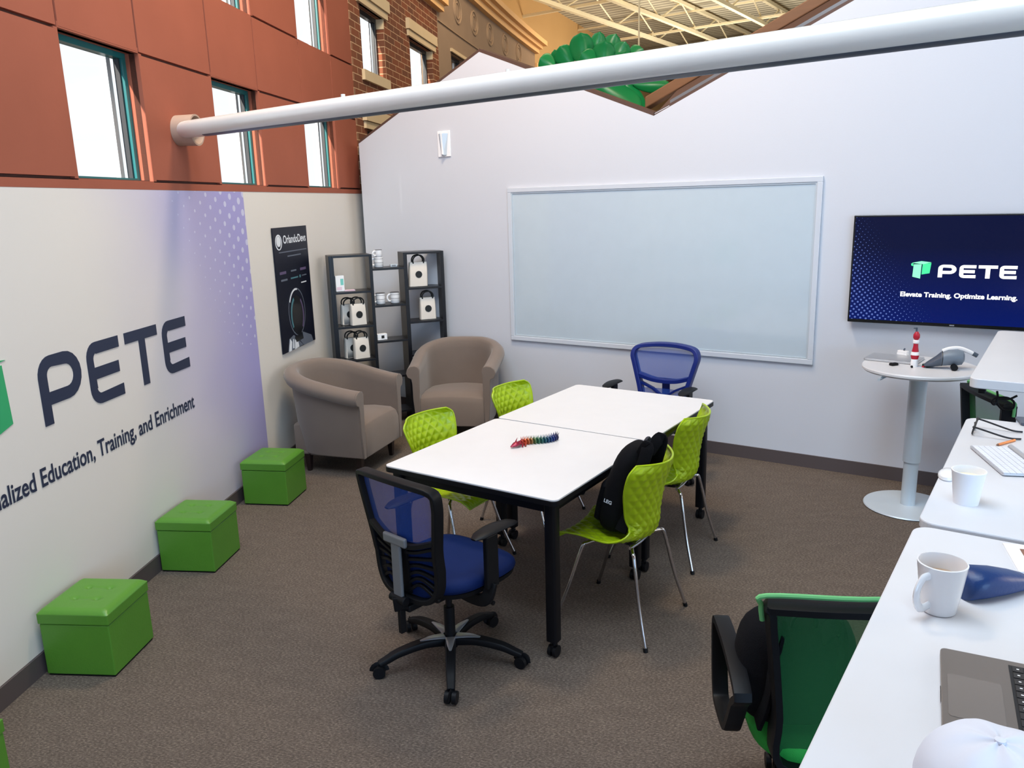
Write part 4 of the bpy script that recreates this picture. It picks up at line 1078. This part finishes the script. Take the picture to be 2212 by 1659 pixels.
# ------------------------------------------------------------------ green office chairs by the desks
def loop_arm_chair(label, loc, yaw, bz=1.0):
    o = thing('loop_arm_chair', label, 'office chair', loc, yaw, 'green mesh loop arm office chairs')
    star_base(o, 30, silver=False, R=.32)
    MB().cyl((0, 0, .12), (0, 0, .40), .024, n=16).build('gas_lift', BLACKP, o, smooth=True)
    MB().box((0, 0, .405), (.2, .24, .04)).build('tilt_mechanism', BLACKP, o, bevel=.008)
    def ringz(z, s): return [Vector((.25 * s * c_, .25 * s * s_ + .02, z)) for c_, s_ in [(math.copysign(abs(cos(a)) ** .55, cos(a)), math.copysign(abs(sin(a)) ** .55, sin(a))) for a in [2 * pi * k / 40 for k in range(40)]]]
    rr = [[Vector((v.x, v.y, v.z - .03 * max(0, (v.y - .1) / .15) ** 2)) for v in ringz(z, s)] for z, s in ((.425, .95), (.44, 1.0), (.475, 1.0), (.49, .96), (.497, .85), (.498, .05))]
    MB().loft(rr).build('seat_cushion', GREENF, o, smooth=True, angle=70)
    def bk(x, z, off=0): return Vector((x, -.235 - .10 * (z - .5) + .55 * x * x - off, z))
    H0, H1 = .44, bz
    loop = [(-.235, H1), (0, H1 + .008), (.235, H1), (.245, H1 - .02), (.225, .80), (.205, .62), (.19, H0), (0, H0 - .01), (-.19, H0), (-.205, .62), (-.225, .80), (-.245, H1 - .02)]
    pts = [bk(p.x, p.y) for p in catmull_closed([(a, b, 0) for a, b in loop], 4)]
    MB().tube(pts, .034, 8, closed=True, flat=(.35, 1.15, 1), up=(0, 1, 0)).build('back_frame', BLACKP, o, smooth=True, bevel=.003)
    rim = [bk(x, z, -.012) for x, z in ((-.262, H1 - .06), (-.268, H1 - .01), (-.255, H1 + .024), (0, H1 + .036), (.255, H1 + .024), (.268, H1 - .01), (.262, H1 - .06))]
    MB().tube(catmull(rim, 5), .008, 8).build('piping', GREENRIM, o, smooth=True)
    MB().grid(lambda u, v: bk((u - .5) * 2 * (.20 + .035 * v), H0 + (H1 - H0) * v, -.008), 14, 14).build('back_mesh', GREENM, o, smooth=True)
    MB().tube([(0, -.235, .52), (0, -.25, .45), (0, -.20, .41), (0, -.08, .405)], .03, 8, flat=(1, .5, 1)).build('back_stem', BLACKP, o, smooth=True)
    for s in (1, -1):
        x = s * .305
        pts = catmull_closed([(x, -.205, .66), (x, -.05, .70), (x, .13, .705), (x, .195, .68), (x, .185, .56), (x, .15, .44), (x, .10, .415), (x, -.04, .43), (x, -.10, .50), (x, -.16, .60)], 4)
        MB().tube(pts, .028, 8, closed=True, flat=(.5, .95, 1), up=(1, 0, 0)).build('arm_loop', BLACKP, o, smooth=True, bevel=.003)
        MB().box((s * .26, .06, .42), (.10, .06, .02)).build('arm_bracket', BLACKP, o)
    return o
loop_arm_chair('green mesh office chair with loop arms, partly under the near desk', (1.0, 2.33, 0), 5, .985)
loop_arm_chair('green mesh office chair with only its top rim showing beyond the desks', (2.98, 4.40, 0), 96, .99)

# ------------------------------------------------------------------ backpacks
def backpack(label, loc, yaw, h=.46, wd=.30, dp=.17, lean=.1, letters=True, roll=0.0):
    o = thing('backpack', label, 'backpack', loc, yaw)
    o.rotation_euler = (lean, roll, -radians(yaw))
    rg = []
    for z, s, d in ((0, .62, .62), (.02, .86, .9), (.08, .97, 1.1), (.2, 1, 1.12), (.32, .97, 1.0), (.40, .88, .82), (.445, .66, .55), (.46, .3, .25)):
        z *= h / .46
        rg.append([Vector((wd / 2 * s * math.copysign(abs(cos(a)) ** .7, cos(a)), dp / 2 * d * math.copysign(abs(sin(a)) ** .75, sin(a)), z)) for a in [2 * pi * k / 28 for k in range(28)]])
    MB().loft(rg).build('bag_body', BLACKF, o, smooth=True, angle=80, subsurf=1)
    rg = []
    for z, s in ((.03, .6), (.05, .8), (.14, .86), (.23, .8), (.26, .55)):
        rg.append([Vector((wd / 2 * s * cos(a), dp / 2 * .9 + .035 * max(0, sin(a)) ** .6 * (1 if .04 < z < .25 else .5), z * h / .46 + .0 * sin(a))) if sin(a) > 0 else Vector((wd / 2 * s * cos(a), dp / 2 * .8, z * h / .46)) for a in [2 * pi * k / 20 for k in range(20)]])
    MB().loft(rg).build('front_pocket', BLACKF, o, smooth=True)
    for s in (1, -1):
        pts = catmull([(s * .055, -dp * .35, h * .90), (s * .072, -dp * .50, h * 1.06), (s * .090, -dp * .60, h * 1.05), (s * .10, -dp * .58, h * .75), (s * .11, -dp * .56, h * .40), (s * .13, -dp * .5, h * .10)], 5)
        MB().tube(pts, .030, 8, flat=(1, .25, 1), up=(1, 0, 0)).build('shoulder_strap', BLACKF, o, smooth=True, bevel=.003)
    MB().tube(catmull([(-.035, -dp * .25, h * .95), (-.03, -dp * .3, h * 1.06), (0, -dp * .3, h * 1.10), (.03, -dp * .3, h * 1.06), (.035, -dp * .25, h * .95)], 5), .009, 8, flat=(1, .6)).build('grab_handle', DARKSTRAP, o, smooth=True)
    MB().tube(catmull([(-wd * .455, dp * .20, h * .55), (-wd * .39, dp * .20, h * .83), (-wd * .22, dp * .15, h * .945), (0, dp * .12, h * .97), (wd * .22, dp * .15, h * .945), (wd * .39, dp * .20, h * .83), (wd * .455, dp * .20, h * .55)], 6), .004, 6).build('zip', DARKSTRAP, o, smooth=True)
    return o
bp1 = backpack('black backpack sitting on the lime chair at the near table', (.520, 3.836, .508), -56.5, h=.47, wd=.31, dp=.15, lean=.24)
# small side lettering
tv, tf = text_mesh('LEG', .026, .0008)
mb = MB(); mb.add([Vector((-.1555 - .0 * v.x, .040 - v.x, .175 + v.y)) for v in tv], tf)
mb.build('side_lettering', PWHITE, bp1)
bp2 = backpack('black backpack resting on the seat of the green mesh office chair', (.885, 2.31, .50), 5, h=.375, wd=.38, dp=.24, lean=.10)

# ------------------------------------------------------------------ articulated toy
d0 = at(1112, 966, ZT_ + .008); d1 = at(1196, 944, ZT_ + .012); dv = d1 - d0; L_ = dv.length
dg = thing('toy_dragon', 'small articulated rainbow toy dragon lying on the near table', 'toy', ((d0.x + d1.x) / 2, (d0.y + d1.y) / 2, ZT_ + .003))
dg.rotation_euler = (0, 0, atan2(dv.y, dv.x))
def spine(t): return Vector(((t - .5) * L_ * 1.02, .028 * sin(t * 5.2 + .4) - .006, .014))
body = MB(); NSEG = 17
for k in range(3, NSEG):
    p = spine(k / (NSEG - 1)); r = .017 if k > 4 else .013
    body.lathe([(.001, -.006), (r, -.006), (r * 1.1, 0), (r * .8, .006), (.001, .006)], p, 8, Matrix.Rotation(pi / 2, 3, 'Y'))
body.build('body_segments', RAINBOW, dg, smooth=True)
spk = MB()
for k in range(4, NSEG):
    p = spine(k / (NSEG - 1))
    for a in (-.6, 0, .6): spk.tube([p + Vector((0, sin(a) * .013, cos(a) * .011)), p + Vector((.004, sin(a) * .03, .012 + cos(a) * .021))], [.004, .0005], 5)
spk.build('back_spikes', RAINBOW, dg)
hd = MB(); p = spine(0.05)
hd.loft([[p + Vector((x, s * cos(a) * 1.2, s * sin(a) * .8 + dz)) for a in [2 * pi * q / 8 for q in range(8)]] for x, s, dz in ((-.030, .004, -.006), (-.018, .010, -.003), (.0, .016, .002), (.018, .015, .004), (.034, .008, .0))])
hd.build('head', RAINBOW, dg, smooth=True)
hn = MB()
for s in (1, -1): hn.tube([p + Vector((.01, s * .010, .010)), p + Vector((.030, s * .02, .030))], [.005, .0006], 6)
hn.build('horn', RAINBOW, dg)
lg = MB()
for t in (.2, .27):
    for s in (1, -1): q = spine(t); lg.tube([q, q + Vector((0, s * .028, -.003)), q + Vector((-.012, s * .034, -.012))], .005, 6)
lg.build('claw', RAINBOW, dg, smooth=True)

# ------------------------------------------------------------------ round high table by the television
HZ = 1.0; HC = Vector((2.735, 5.20, 0))
ht = thing('pedestal_table', 'round white pedestal high table below the television', 'table', HC)
MB().lathe([(.001, 0), (.275, 0), (.285, .006), (.28, .013), (.05, .018), (.001, .018)], n=56).build('base_plate', GREYST, ht, smooth=True, angle=30)
MB().cyl((0, 0, .015), (0, 0, .33), .047, n=28).build('lower_column', GREYST, ht, smooth=True)
MB().cyl((0, 0, .33), (0, 0, HZ - .03), .056, n=28).build('upper_column', GREYST, ht, smooth=True)
MB().lathe([(.001, HZ - .032), (.345, HZ - .032), (.357, HZ - .020), (.357, HZ - .008), (.352, HZ), (.001, HZ)], n=72).build('round_top', DESKW, ht, smooth=True, angle=30)
MB().tube([(-.27, -.10, HZ - .04), (-.32, -.13, HZ - .05), (-.345, -.16, HZ - .05)], .010, 8).build('height_lever', GREYST, ht, smooth=True)

lp = thing('laptop', 'closed silver laptop lying on the round pedestal table', 'laptop', (2.665, 5.42, HZ + .001), 40, None)
MB().rbox((0, 0, .008), (.34, .24, .013), .014, 4).build('laptop_lid', ALUM, lp, bevel=.002)
MB().rbox((0, 0, .0008), (.33, .23, .0016), .014, 4).build('laptop_base', GREYD, lp)
er = thing('eraser_pack', 'small white two-part block on the closed laptop', 'block', (2.765, 5.50, HZ + .016), 60)
MB().box((0, 0, .008), (.075, .03, .016)).build('lower_block', PAPERW, er, bevel=.002); MB().box((0, 0, .024), (.07, .028, .015)).build('upper_block', PAPERW, er, bevel=.002)
mk = thing('marker_cap', 'small dark marker resting on top of white block', 'marker', (2.775, 5.505, HZ + .049), 120); MB().cyl((-.02, 0, .006), (.02, 0, .006), .006, n=10).build('marker_body', GREYD, mk, smooth=True)
bt = thing('spray_bottle', 'slim red and white bottle standing on round pedestal table', 'bottle', (2.69, 5.19, HZ), 0)
MB().lathe([(.001, 0), (.021, 0), (.023, .02), (.021, .045), (.020, .05)], n=20).build('white_foot', PAPERW, bt, smooth=True)
MB().lathe([(.020, .05), (.026, .07), (.022, .10), (.016, .13), (.014, .155)], n=20).build('red_body', REDP, bt, smooth=True)
MB().lathe([(.0265, .078), (.0265, .08), (.0245, .095), (.022, .10)], n=20).build('white_stripe', PAPERW, bt, smooth=True)
MB().lathe([(.014, .155), (.019, .16), (.019, .175), (.013, .18)], n=20).build('white_collar', PAPERW, bt, smooth=True)
MB().lathe([(.012, .18), (.021, .195), (.020, .215), (.008, .235), (.001, .236)], n=20).build('red_cap', REDP, bt, smooth=True)
mb = MB(); mb.box((-.003, 0, .248), (.008, .008, .028)); mb.box((-.012, 0, .258), (.02, .006, .006)); mb.build('nozzle', GREYD, bt)
def small_black(nm, label, cat, p, yaw, parts):
    o = thing(nm, label, cat, p, yaw)
    for n_, (c, d), m_ in parts: MB().box(c, d).build(n_, m_, o, bevel=min(d) * .3)
    return o
small_black('car_key', 'black car key fob at the left of the red bottle', 'key', (2.575, 5.235, HZ), 70, [('fob', ((0, 0, .009), (.032, .055, .017)), BLACKP), ('key_ring', ((0, .036, .004), (.012, .018, .005)), CHROME)])
small_black('wallet', 'small dark green and red pouch right of the bottle', 'pouch', (2.775, 5.175, HZ), 60, [('pouch_body', ((0, 0, .010), (.045, .07, .02)), mat('dark_green_pouch', (30, 52, 44), .6)), ('red_tab', ((0, -.045, .005), (.015, .025, .008)), REDP)])
small_black('pen_cap', 'tiny black cap lying in front of the bottle', 'cap', (2.655, 5.15, HZ), 20, [('cap_body', ((0, 0, .007), (.014, .022, .014)), BLACKP)])
small_black('clip', 'tiny black clip lying behind the red bottle', 'clip', (2.72, 5.30, HZ), 20, [('clip_body', ((0, 0, .005), (.012, .02, .01)), BLACKP)])
# handheld vacuum
vc = thing('handheld_vacuum', 'grey handheld vacuum cleaner lying on the round pedestal table', 'vacuum cleaner', (2.865, 5.09, HZ), 0); vc.scale = (.86, .86, .86)
ax = (Vector((2.97, 4.98, 0)) - Vector((2.62, 5.16, 0))).normalized(); vc.rotation_euler = (0, 0, atan2(ax.y, ax.x) + .1)
def vring(x, ry, rz, z): return [Vector((x, ry * cos(a), z + rz * sin(a))) for a in [2 * pi * q / 20 for q in range(20)]]
MB().loft([vring(-.165, .030, .010, .020), vring(-.15, .035, .018, .028), vring(-.09, .048, .040, .055), vring(-.055, .055, .055, .075)]).build('nozzle', GREYD, vc, smooth=True)
MB().loft([vring(-.055, .055, .055, .075), vring(-.01, .060, .062, .088), vring(.05, .062, .064, .092), vring(.085, .055, .055, .09), vring(.10, .03, .03, .09)]).build('motor_body', GREYV, vc, smooth=True)
MB().loft([vring(-.053, .0565, .0565, .076), vring(-.048, .0575, .0575, .077)]).build('seam_band', KEYB, vc, smooth=True)
MB().tube(catmull([(-.045, 0, .128), (.0, 0, .150), (.06, 0, .158), (.12, 0, .140), (.165, 0, .118)], 5), [.018 - .0004 * k for k in range(21)], 10, flat=(1.3, .6), up=(0, 1, 0)).build('handle', PAPERW, vc, smooth=True)
MB().tube([(.155, 0, .124), (.185, 0, .108)], .016, 10).build('handle_tip', GREYD, vc, smooth=True)
MB().cyl((.03, -.085, .024), (.03, -.045, .024), .024, n=20).build('wheel', BLACKP, vc, smooth=True)
MB().cyl((.03, -.05, .03), (.03, .0, .05), .014, n=12).build('wheel_arm', GREYD, vc, smooth=True)

# ------------------------------------------------------------------ standing desks on the right
DZ = 1.30
def desk(label, corner, yaw, L, Wd_, z=DZ, th=.028, far_corner=True):
    """corner = far-left corner of the top; long side runs back along -heading"""
    o = thing('standing_desk', label, 'desk', (corner[0], corner[1], 0), yaw, 'white standing desks along the right side')
    MB().rbox((Wd_ / 2, -L / 2, z - th / 2), (Wd_, L, th), .045, 6).build('desk_top', DESKW, o, bevel=.004)
    for yy in (-.22, -L + .22):
        MB().box((Wd_ / 2 + .05, yy, z - th - .02), (Wd_ - .25, .06, .035)).build('cross_rail', GREYST, o)
        l = MB().box((Wd_ / 2 + .12, yy, (z - th) / 2 + .02), (.06, .08, z - th - .08)).build('column_leg', GREYST, o, bevel=.004)
        MB().box((Wd_ / 2 + .08, yy, .02), (Wd_ - .2, .07, .035)).build('foot', GREYST, l, bevel=.004)
    return o
desk('white standing desk nearest the camera holding a mug and laptop', (1.041, 1.933), 35.0, 1.25, .78)
desk('white standing desk with paper cup, keyboard and glasses, middle of the row', (1.044 + .69 + .0, 1.945 + .975), 35.0, 1.18, .78)
dC = desk('white standing desk farthest away at the right edge, nearest the television', (2.98, 4.79), 35.4, 1.52, .80, z=1.30, th=.045)
MB().box((.05, -1.42, 1.235), (.03, .05, .035)).build('edge_clamp', BLACKP, dC, bevel=.004)

# items on the near desk
mg = at(2022, 1322, DZ)
mug('large white ceramic mug on the near desk beside a navy case', (1.135 - .255 + .0, 1.47, DZ), 150, .0475, .108, None, taper=.72, stain=True, hs=1.1).location = (*at(2026, 1318, DZ)[:2], DZ)
nv = thing('glasses_case', 'navy blue soft glasses case behind the white mug', 'case', at(2145, 1278, DZ), 0)
nd = at(2205, 1268, DZ) - at(2085, 1290, DZ); nv.rotation_euler = (0, 0, atan2(nd.y, nd.x))
def nring(x, ry, rz): return [Vector((x, ry * cos(a) * (1 if True else 1), rz * .98 + rz * (sin(a) if sin(a) > 0 else .98 * sin(a)))) for a in [2 * pi * q / 20 for q in range(20)]]
rg = []
for x, ry, rz in ((-.088, .026, .020), (-.082, .036, .028), (-.05, .042, .032), (0, .040, .027), (.05, .032, .020), (.078, .026, .015), (.085, .020, .011)):
    rg.append([Vector((x, ry * c_, rz + rz * s_)) for c_, s_ in [(math.copysign(abs(cos(a)) ** .8, cos(a)), math.copysign(abs(sin(a)) ** .8, sin(a))) for a in [2 * pi * q / 24 for q in range(24)]]])
MB().loft(rg).build('case_body', NAVYC, nv, smooth=True, angle=70)
MB().box((.078, 0, .012), (.014, .045, .014)).build('case_flap', KEYB, nv, bevel=.004)
# open laptop: only its base shows, screen hinge to the right
c0 = at(2031, 1397, DZ + .014); e1 = (at(2035, 1573, DZ + .014) - c0); e1.z = 0; e1.normalize()
e2 = Vector((-e1.y, e1.x, 0))
if e2.dot(Vector((1, 0, 0))) < 0: e2 = -e2
la = thing('laptop', 'open grey laptop on the near desk, partly under the white cap', 'laptop', (c0.x, c0.y, DZ)); la.rotation_euler = (0, 0, atan2(e2.y, e2.x))
sgn = 1 if Vector((-e2.y, e2.x, 0)).dot(e1) > 0 else -1       # front edge runs along local y * sgn
LW, LD = .31, .222
MB().rbox((LD / 2, sgn * LW / 2, .0075), (LD, LW, .013), .010, 4).build('laptop_base', LAPTOP, la, bevel=.002)
MB().rbox((.010 + .041, sgn * LW / 2, .01425), (.082, .130, .0008), .006, 3).build('trackpad', LAPPAD, la)
MB().box((.16, sgn * LW / 2, .01425), (.105, .275, .0008)).build('keyboard_well', KEYB, la)
kb_ = MB()
for r_ in range(5):
    for c_ in range(13):
        kb_.box((.121 + r_ * .0195, sgn * (LW / 2 - .125 + c_ * .0208), .0155), (.0165, .0178, .0016))
kb_.build('keys', mat('dark_grey_key', (44, 42, 42), .5), la, bevel=.0006)
kl = MB()
for r_ in range(5):
    for c_ in range(13):
        kl.box((.121 + r_ * .0195, sgn * (LW / 2 - .125 + c_ * .0208), .0164), (.004, .003, .0002))
kl.build('key_legends', PAPERW, la)
MB().box((-.0006, sgn * LW / 2, .009), (.0015, .05, .003)).build('lid_notch', CHROME, la)
sM = MB(); R_ = Matrix.Rotation(radians(20), 3, 'Y'); sM.box((LD + .045, sgn * LW / 2, .115), (.006, LW, .218), M=R_); sM.build('laptop_screen', LAPTOP, la, bevel=.001)
# white cotton cap
cc = at(2150, 1684, DZ + .07)
cp = thing('cotton_cap', 'rounded white crumpled cotton cap on the near desk', 'cap', (cc.x, cc.y, DZ + .016), 0)
rg = []
for z, s in ((0, .86), (.012, 1.0), (.04, 1.03), (.07, .96), (.092, .80), (.106, .55), (.112, .25), (.113, .03)):
    rg.append([Vector((.098 * s * cos(a) * (1 + .012 * sin(5 * a + z * 60)), .098 * s * sin(a) * (1 + .012 * cos(7 * a + z * 40)), z + .0025 * sin(6 * a + z * 50))) for a in [2 * pi * q / 64 for q in range(64)]])
MB().loft(rg).build('cap_crown', CAPW, cp, smooth=True, angle=80, subsurf=1)
MB().lathe([(.001, .112), (.007, .112), (.007, .116), (.001, .118)], n=14).build('cap_button', CAPW, cp, smooth=True)
# papers at the frame edge
pa = thing('paper_sleeve', 'white paper with a brown sticker at the frame edge of near desk', 'paper', at(2214, 1208, DZ), 20)
MB().box((.05, 0, .0015), (.16, .16, .003)).build('paper_sheet', PAPERW, pa); MB().box((.03, .028, .0036), (.06, .045, .001)).build('brown_patch', BROWNP, pa); MB().lathe([(.016, .003), (.018, .006), (.013, .006)], (.01, -.035, 0), 20).build('ring_clip', BROWNP, pa)

# items on the middle desk
cu = at(2086, 1086, DZ)
pc = thing('paper_cup', 'white paper cup standing on the middle standing desk', 'cup', (cu.x, cu.y, DZ))
MB().lathe([(.001, 0), (.031, 0), (.0315, .003), (.042, .090), (.0435, .092), (.0435, .0955), (.041, .096), (.040, .091), (.030, .006), (.001, .006)], n=40).build('cup_body', PAPERW, pc, smooth=True, angle=60)
MB().lathe([(.001, .075), (.0385, .075), (.0385, .0755), (.001, .0755)], n=32).build('milky_drink', mat('milky_drink', (236, 224, 196), .3), pc)
k0, k1, k2 = at(2096, 962, DZ + .01), at(2190, 965, DZ + .01), at(2178, 1030, DZ + .01)
kx = (k1 - k0).normalized(); ky = Vector((-kx.y, kx.x, 0))
kbd = thing('keyboard', 'slim white and silver keyboard on the middle standing desk', 'keyboard', (k0.x, k0.y, DZ)); ke = (k2 - k1).normalized(); kbd.rotation_euler = (0, 0, atan2(kx.y, kx.x)); 
cr_ = 1 if ky.dot(ke) > 0 else -1
MB().rbox((.058, cr_ * .14, .006), (.118, .285, .006), .006, 3).build('keyboard_plate', ALUM, kbd, bevel=.001)
MB().cyl((.122, cr_ * .0, .009), (.122, cr_ * .28, .009), .009, n=16).build('battery_tube', ALUM, kbd, smooth=True)
kk = MB()
for r_ in range(6):
    for c_ in range(14): kk.box((.012 + r_ * .0178, cr_ * (.014 + c_ * .0197), .0102), (.0160, .0182, .003))
kk.build('keys', KEYW, kbd, bevel=.0008)
mo = thing('computer_mouse', 'white mouse just left of the paper cup on the middle desk', 'mouse', at(2048, 1030, DZ), 35)
rg = [[Vector((.028 * s * cos(a), .05 * s * sin(a), z)) for a in [2 * pi * q / 24 for q in range(24)]] for z, s in ((0, .92), (.004, 1), (.012, .96), (.018, .75), (.021, .4), (.0215, .05))]
MB().loft(rg).build('mouse_shell', CERAMIC, mo, smooth=True)
MB().loft([[Vector((v.x * 1.005, v.y * 1.005, v.z)) for v in rg[0]], [Vector((v.x * .97, v.y * .97, v.z - .0005)) for v in rg[0]]]).build('mouse_foot', GREYBAR, mo)
# glasses, open, lying with lenses to the left
g0 = at(2098, 942, DZ); g1 = at(2178, 952, DZ); gd = (g1 - g0).normalized()
gl = thing('eyeglasses', 'black framed eyeglasses lying open on the middle desk', 'glasses', (g0.x, g0.y, DZ)); gl.rotation_euler = (0, 0, atan2(gd.y, gd.x))
for s in (0, 1):
    y = .030 + .066 * s
    pts = [Vector((.004 + .004 * sin(a), y + .027 * cos(a), .024 + .021 * sin(a))) for a in [2 * pi * q / 24 for q in range(24)]]
    MB().tube(pts, .0027, 8, closed=True).build('rim', KEYB, gl, smooth=True)
    MB().add([p * 1 for p in pts], [tuple(range(24))]).build('lens', GLASSG, gl)
    yy = 0 if s == 0 else .126
    MB().tube(catmull([(.004, yy, .034), (.03, yy, .028), (.09, yy + (.004 if s == 0 else -.004), .012), (.12, yy + (.012 if s == 0 else -.008), .006), (.146, yy + (.028 if s == 0 else .0), .004)], 5), .0028, 8, flat=(1, 1.4)).build('temple', KEYB, gl, smooth=True)
MB().tube([(.004, .055, .03), (.002, .063, .034), (.004, .071, .03)], .0025, 8).build('bridge', KEYB, gl, smooth=True)
MB().tube([(.004, .0, .034), (.006, .004, .030)], .004, 8).build('hinge', KEYB, gl); MB().tube([(.004, .126, .034), (.006, .121, .030)], .004, 8).build('hinge', KEYB, gl)
pn0, pn1 = at(2152, 962, DZ + .004), at(2192, 951, DZ + .004)
pn = thing('orange_pen', 'short orange pencil lying between glasses and keyboard', 'pencil', (pn0.x, pn0.y, DZ)); vv_ = pn1 - pn0; pn.rotation_euler = (0, 0, atan2(vv_.y, vv_.x)); l_ = vv_.length
MB().cyl((.01, 0, .0045), (l_, 0, .0045), .0042, n=8).build('pencil_body', ORANGEP, pn, smooth=True); MB().cyl((.0, 0, .0045), (.01, 0, .0045), .001, .0042, 8).build('pencil_tip', BROWNP, pn, smooth=True)
ph_ = thing('phone', 'dark grey phone at the frame edge of the middle desk', 'phone', at(2222, 914, DZ), 20)
MB().rbox((0, 0, .006), (.07, .10, .010), .012, 4).build('phone_body', GREYD, ph_, bevel=.003)
# cable loop hanging by the far desk
cb = thing('cable', 'black looped cable hanging below the far standing desk', 'cable', (2.63, 3.97, 1.06))
def cbl(px, py): 
    p = aty(px, py, 3.97) - Vector((2.63, 3.97, 1.06)); return p
MB().tube(catmull([cbl(2154, 845), cbl(2155, 862), cbl(2148, 874), cbl(2142, 868), cbl(2150, 860), cbl(2175, 859), cbl(2190, 868), cbl(2188, 882), cbl(2172, 886), cbl(2160, 880), cbl(2152, 866), cbl(2160, 861), cbl(2180, 862), cbl(2197, 855)], 6), .0055, 8).build('cable_run', BLACKP, cb, smooth=True)

# ------------------------------------------------------------------ big leaves behind the partition
PYD = 11.0
pl = thing('giant_leaf_plant', 'cluster of big glossy green leaves rising behind the white partition', 'plant', (aty(1345, 300, PYD).x, PYD, 0))
base = Vector((aty(1345, 300, PYD).x, PYD, 0))
stem_top = aty(1335, 175, PYD) - base
MB().tube(catmull([(0, 0, 0), (.05, 0, 1.2), (-.03, 0, 2.4), stem_top], 6), [.07 - .002 * k for k in range(19)], 12).build('trunk', mat('dark_green_stem', (20, 74, 40), .5), pl, smooth=True)
def leaf(px, py, wpx, hpx, rot, dy=0.0, tilt=0.0):
    c = aty(px, py, PYD + dy) - base; s = PYD / FPX
    a, b = wpx * s * .64, hpx * s * .58
    Rm = Matrix.Rotation(radians(rot), 3, 'Y') @ Matrix.Rotation(radians(tilt), 3, 'X')
    mb = MB(); nu, nv = 14, 10
    rings = []
    for i in range(nu + 1):
        t = i / nu; zz = -b + 2 * b * t
        ww = a * (max(0.0, sin(pi * t)) ** .5) * (.62 + .38 * t) + .004
        cup = .16 * b * (t - .5) ** 2 * 4
        rings.append([Rm @ Vector((ww * cos(q), .03 * sin(q) + .35 * ww * abs(cos(q)) - cup, zz)) + c for q in [2 * pi * k / 16 for k in range(16)]])
    mb.loft(rings); l = mb.build('leaf', LEAFG, pl, smooth=True, angle=80)
    foot = Rm @ Vector((0, 0, -b)) + c
    mb = MB(); mb.tube(catmull([foot, foot.lerp(stem_top, .5) + Vector((0, .03, -.05)), stem_top], 4), .018, 6); mb.build('leaf_stalk', MATS['dark_green_stem'], l, smooth=True)
for a in ((1258, 108, 46, 56, -8, 0, 10), (1292, 96, 30, 40, 8, .1, 0), (1322, 98, 36, 38, 20, .15, -10), (1305, 118, 42, 44, 0, -.1, 10), (1342, 112, 34, 34, 25, 0, 0), (1222, 122, 38, 40, -35, .05, 10), (1182, 136, 36, 30, -60, .1, 0),
          (1205, 130, 24, 36, -20, .2, 0), (1375, 116, 34, 26, 60, .1, 0), (1270, 128, 40, 30, -50, -.15, 0), (1330, 205, 50, 110, 125, -.1, 20), (1365, 210, 44, 70, 160, 0, 20), (1300, 196, 40, 80, 105, .1, 20), (1408, 185, 26, 66, 95, 0, 15), (1345, 150, 60, 60, 10, 0, 10)):
    leaf(*a)
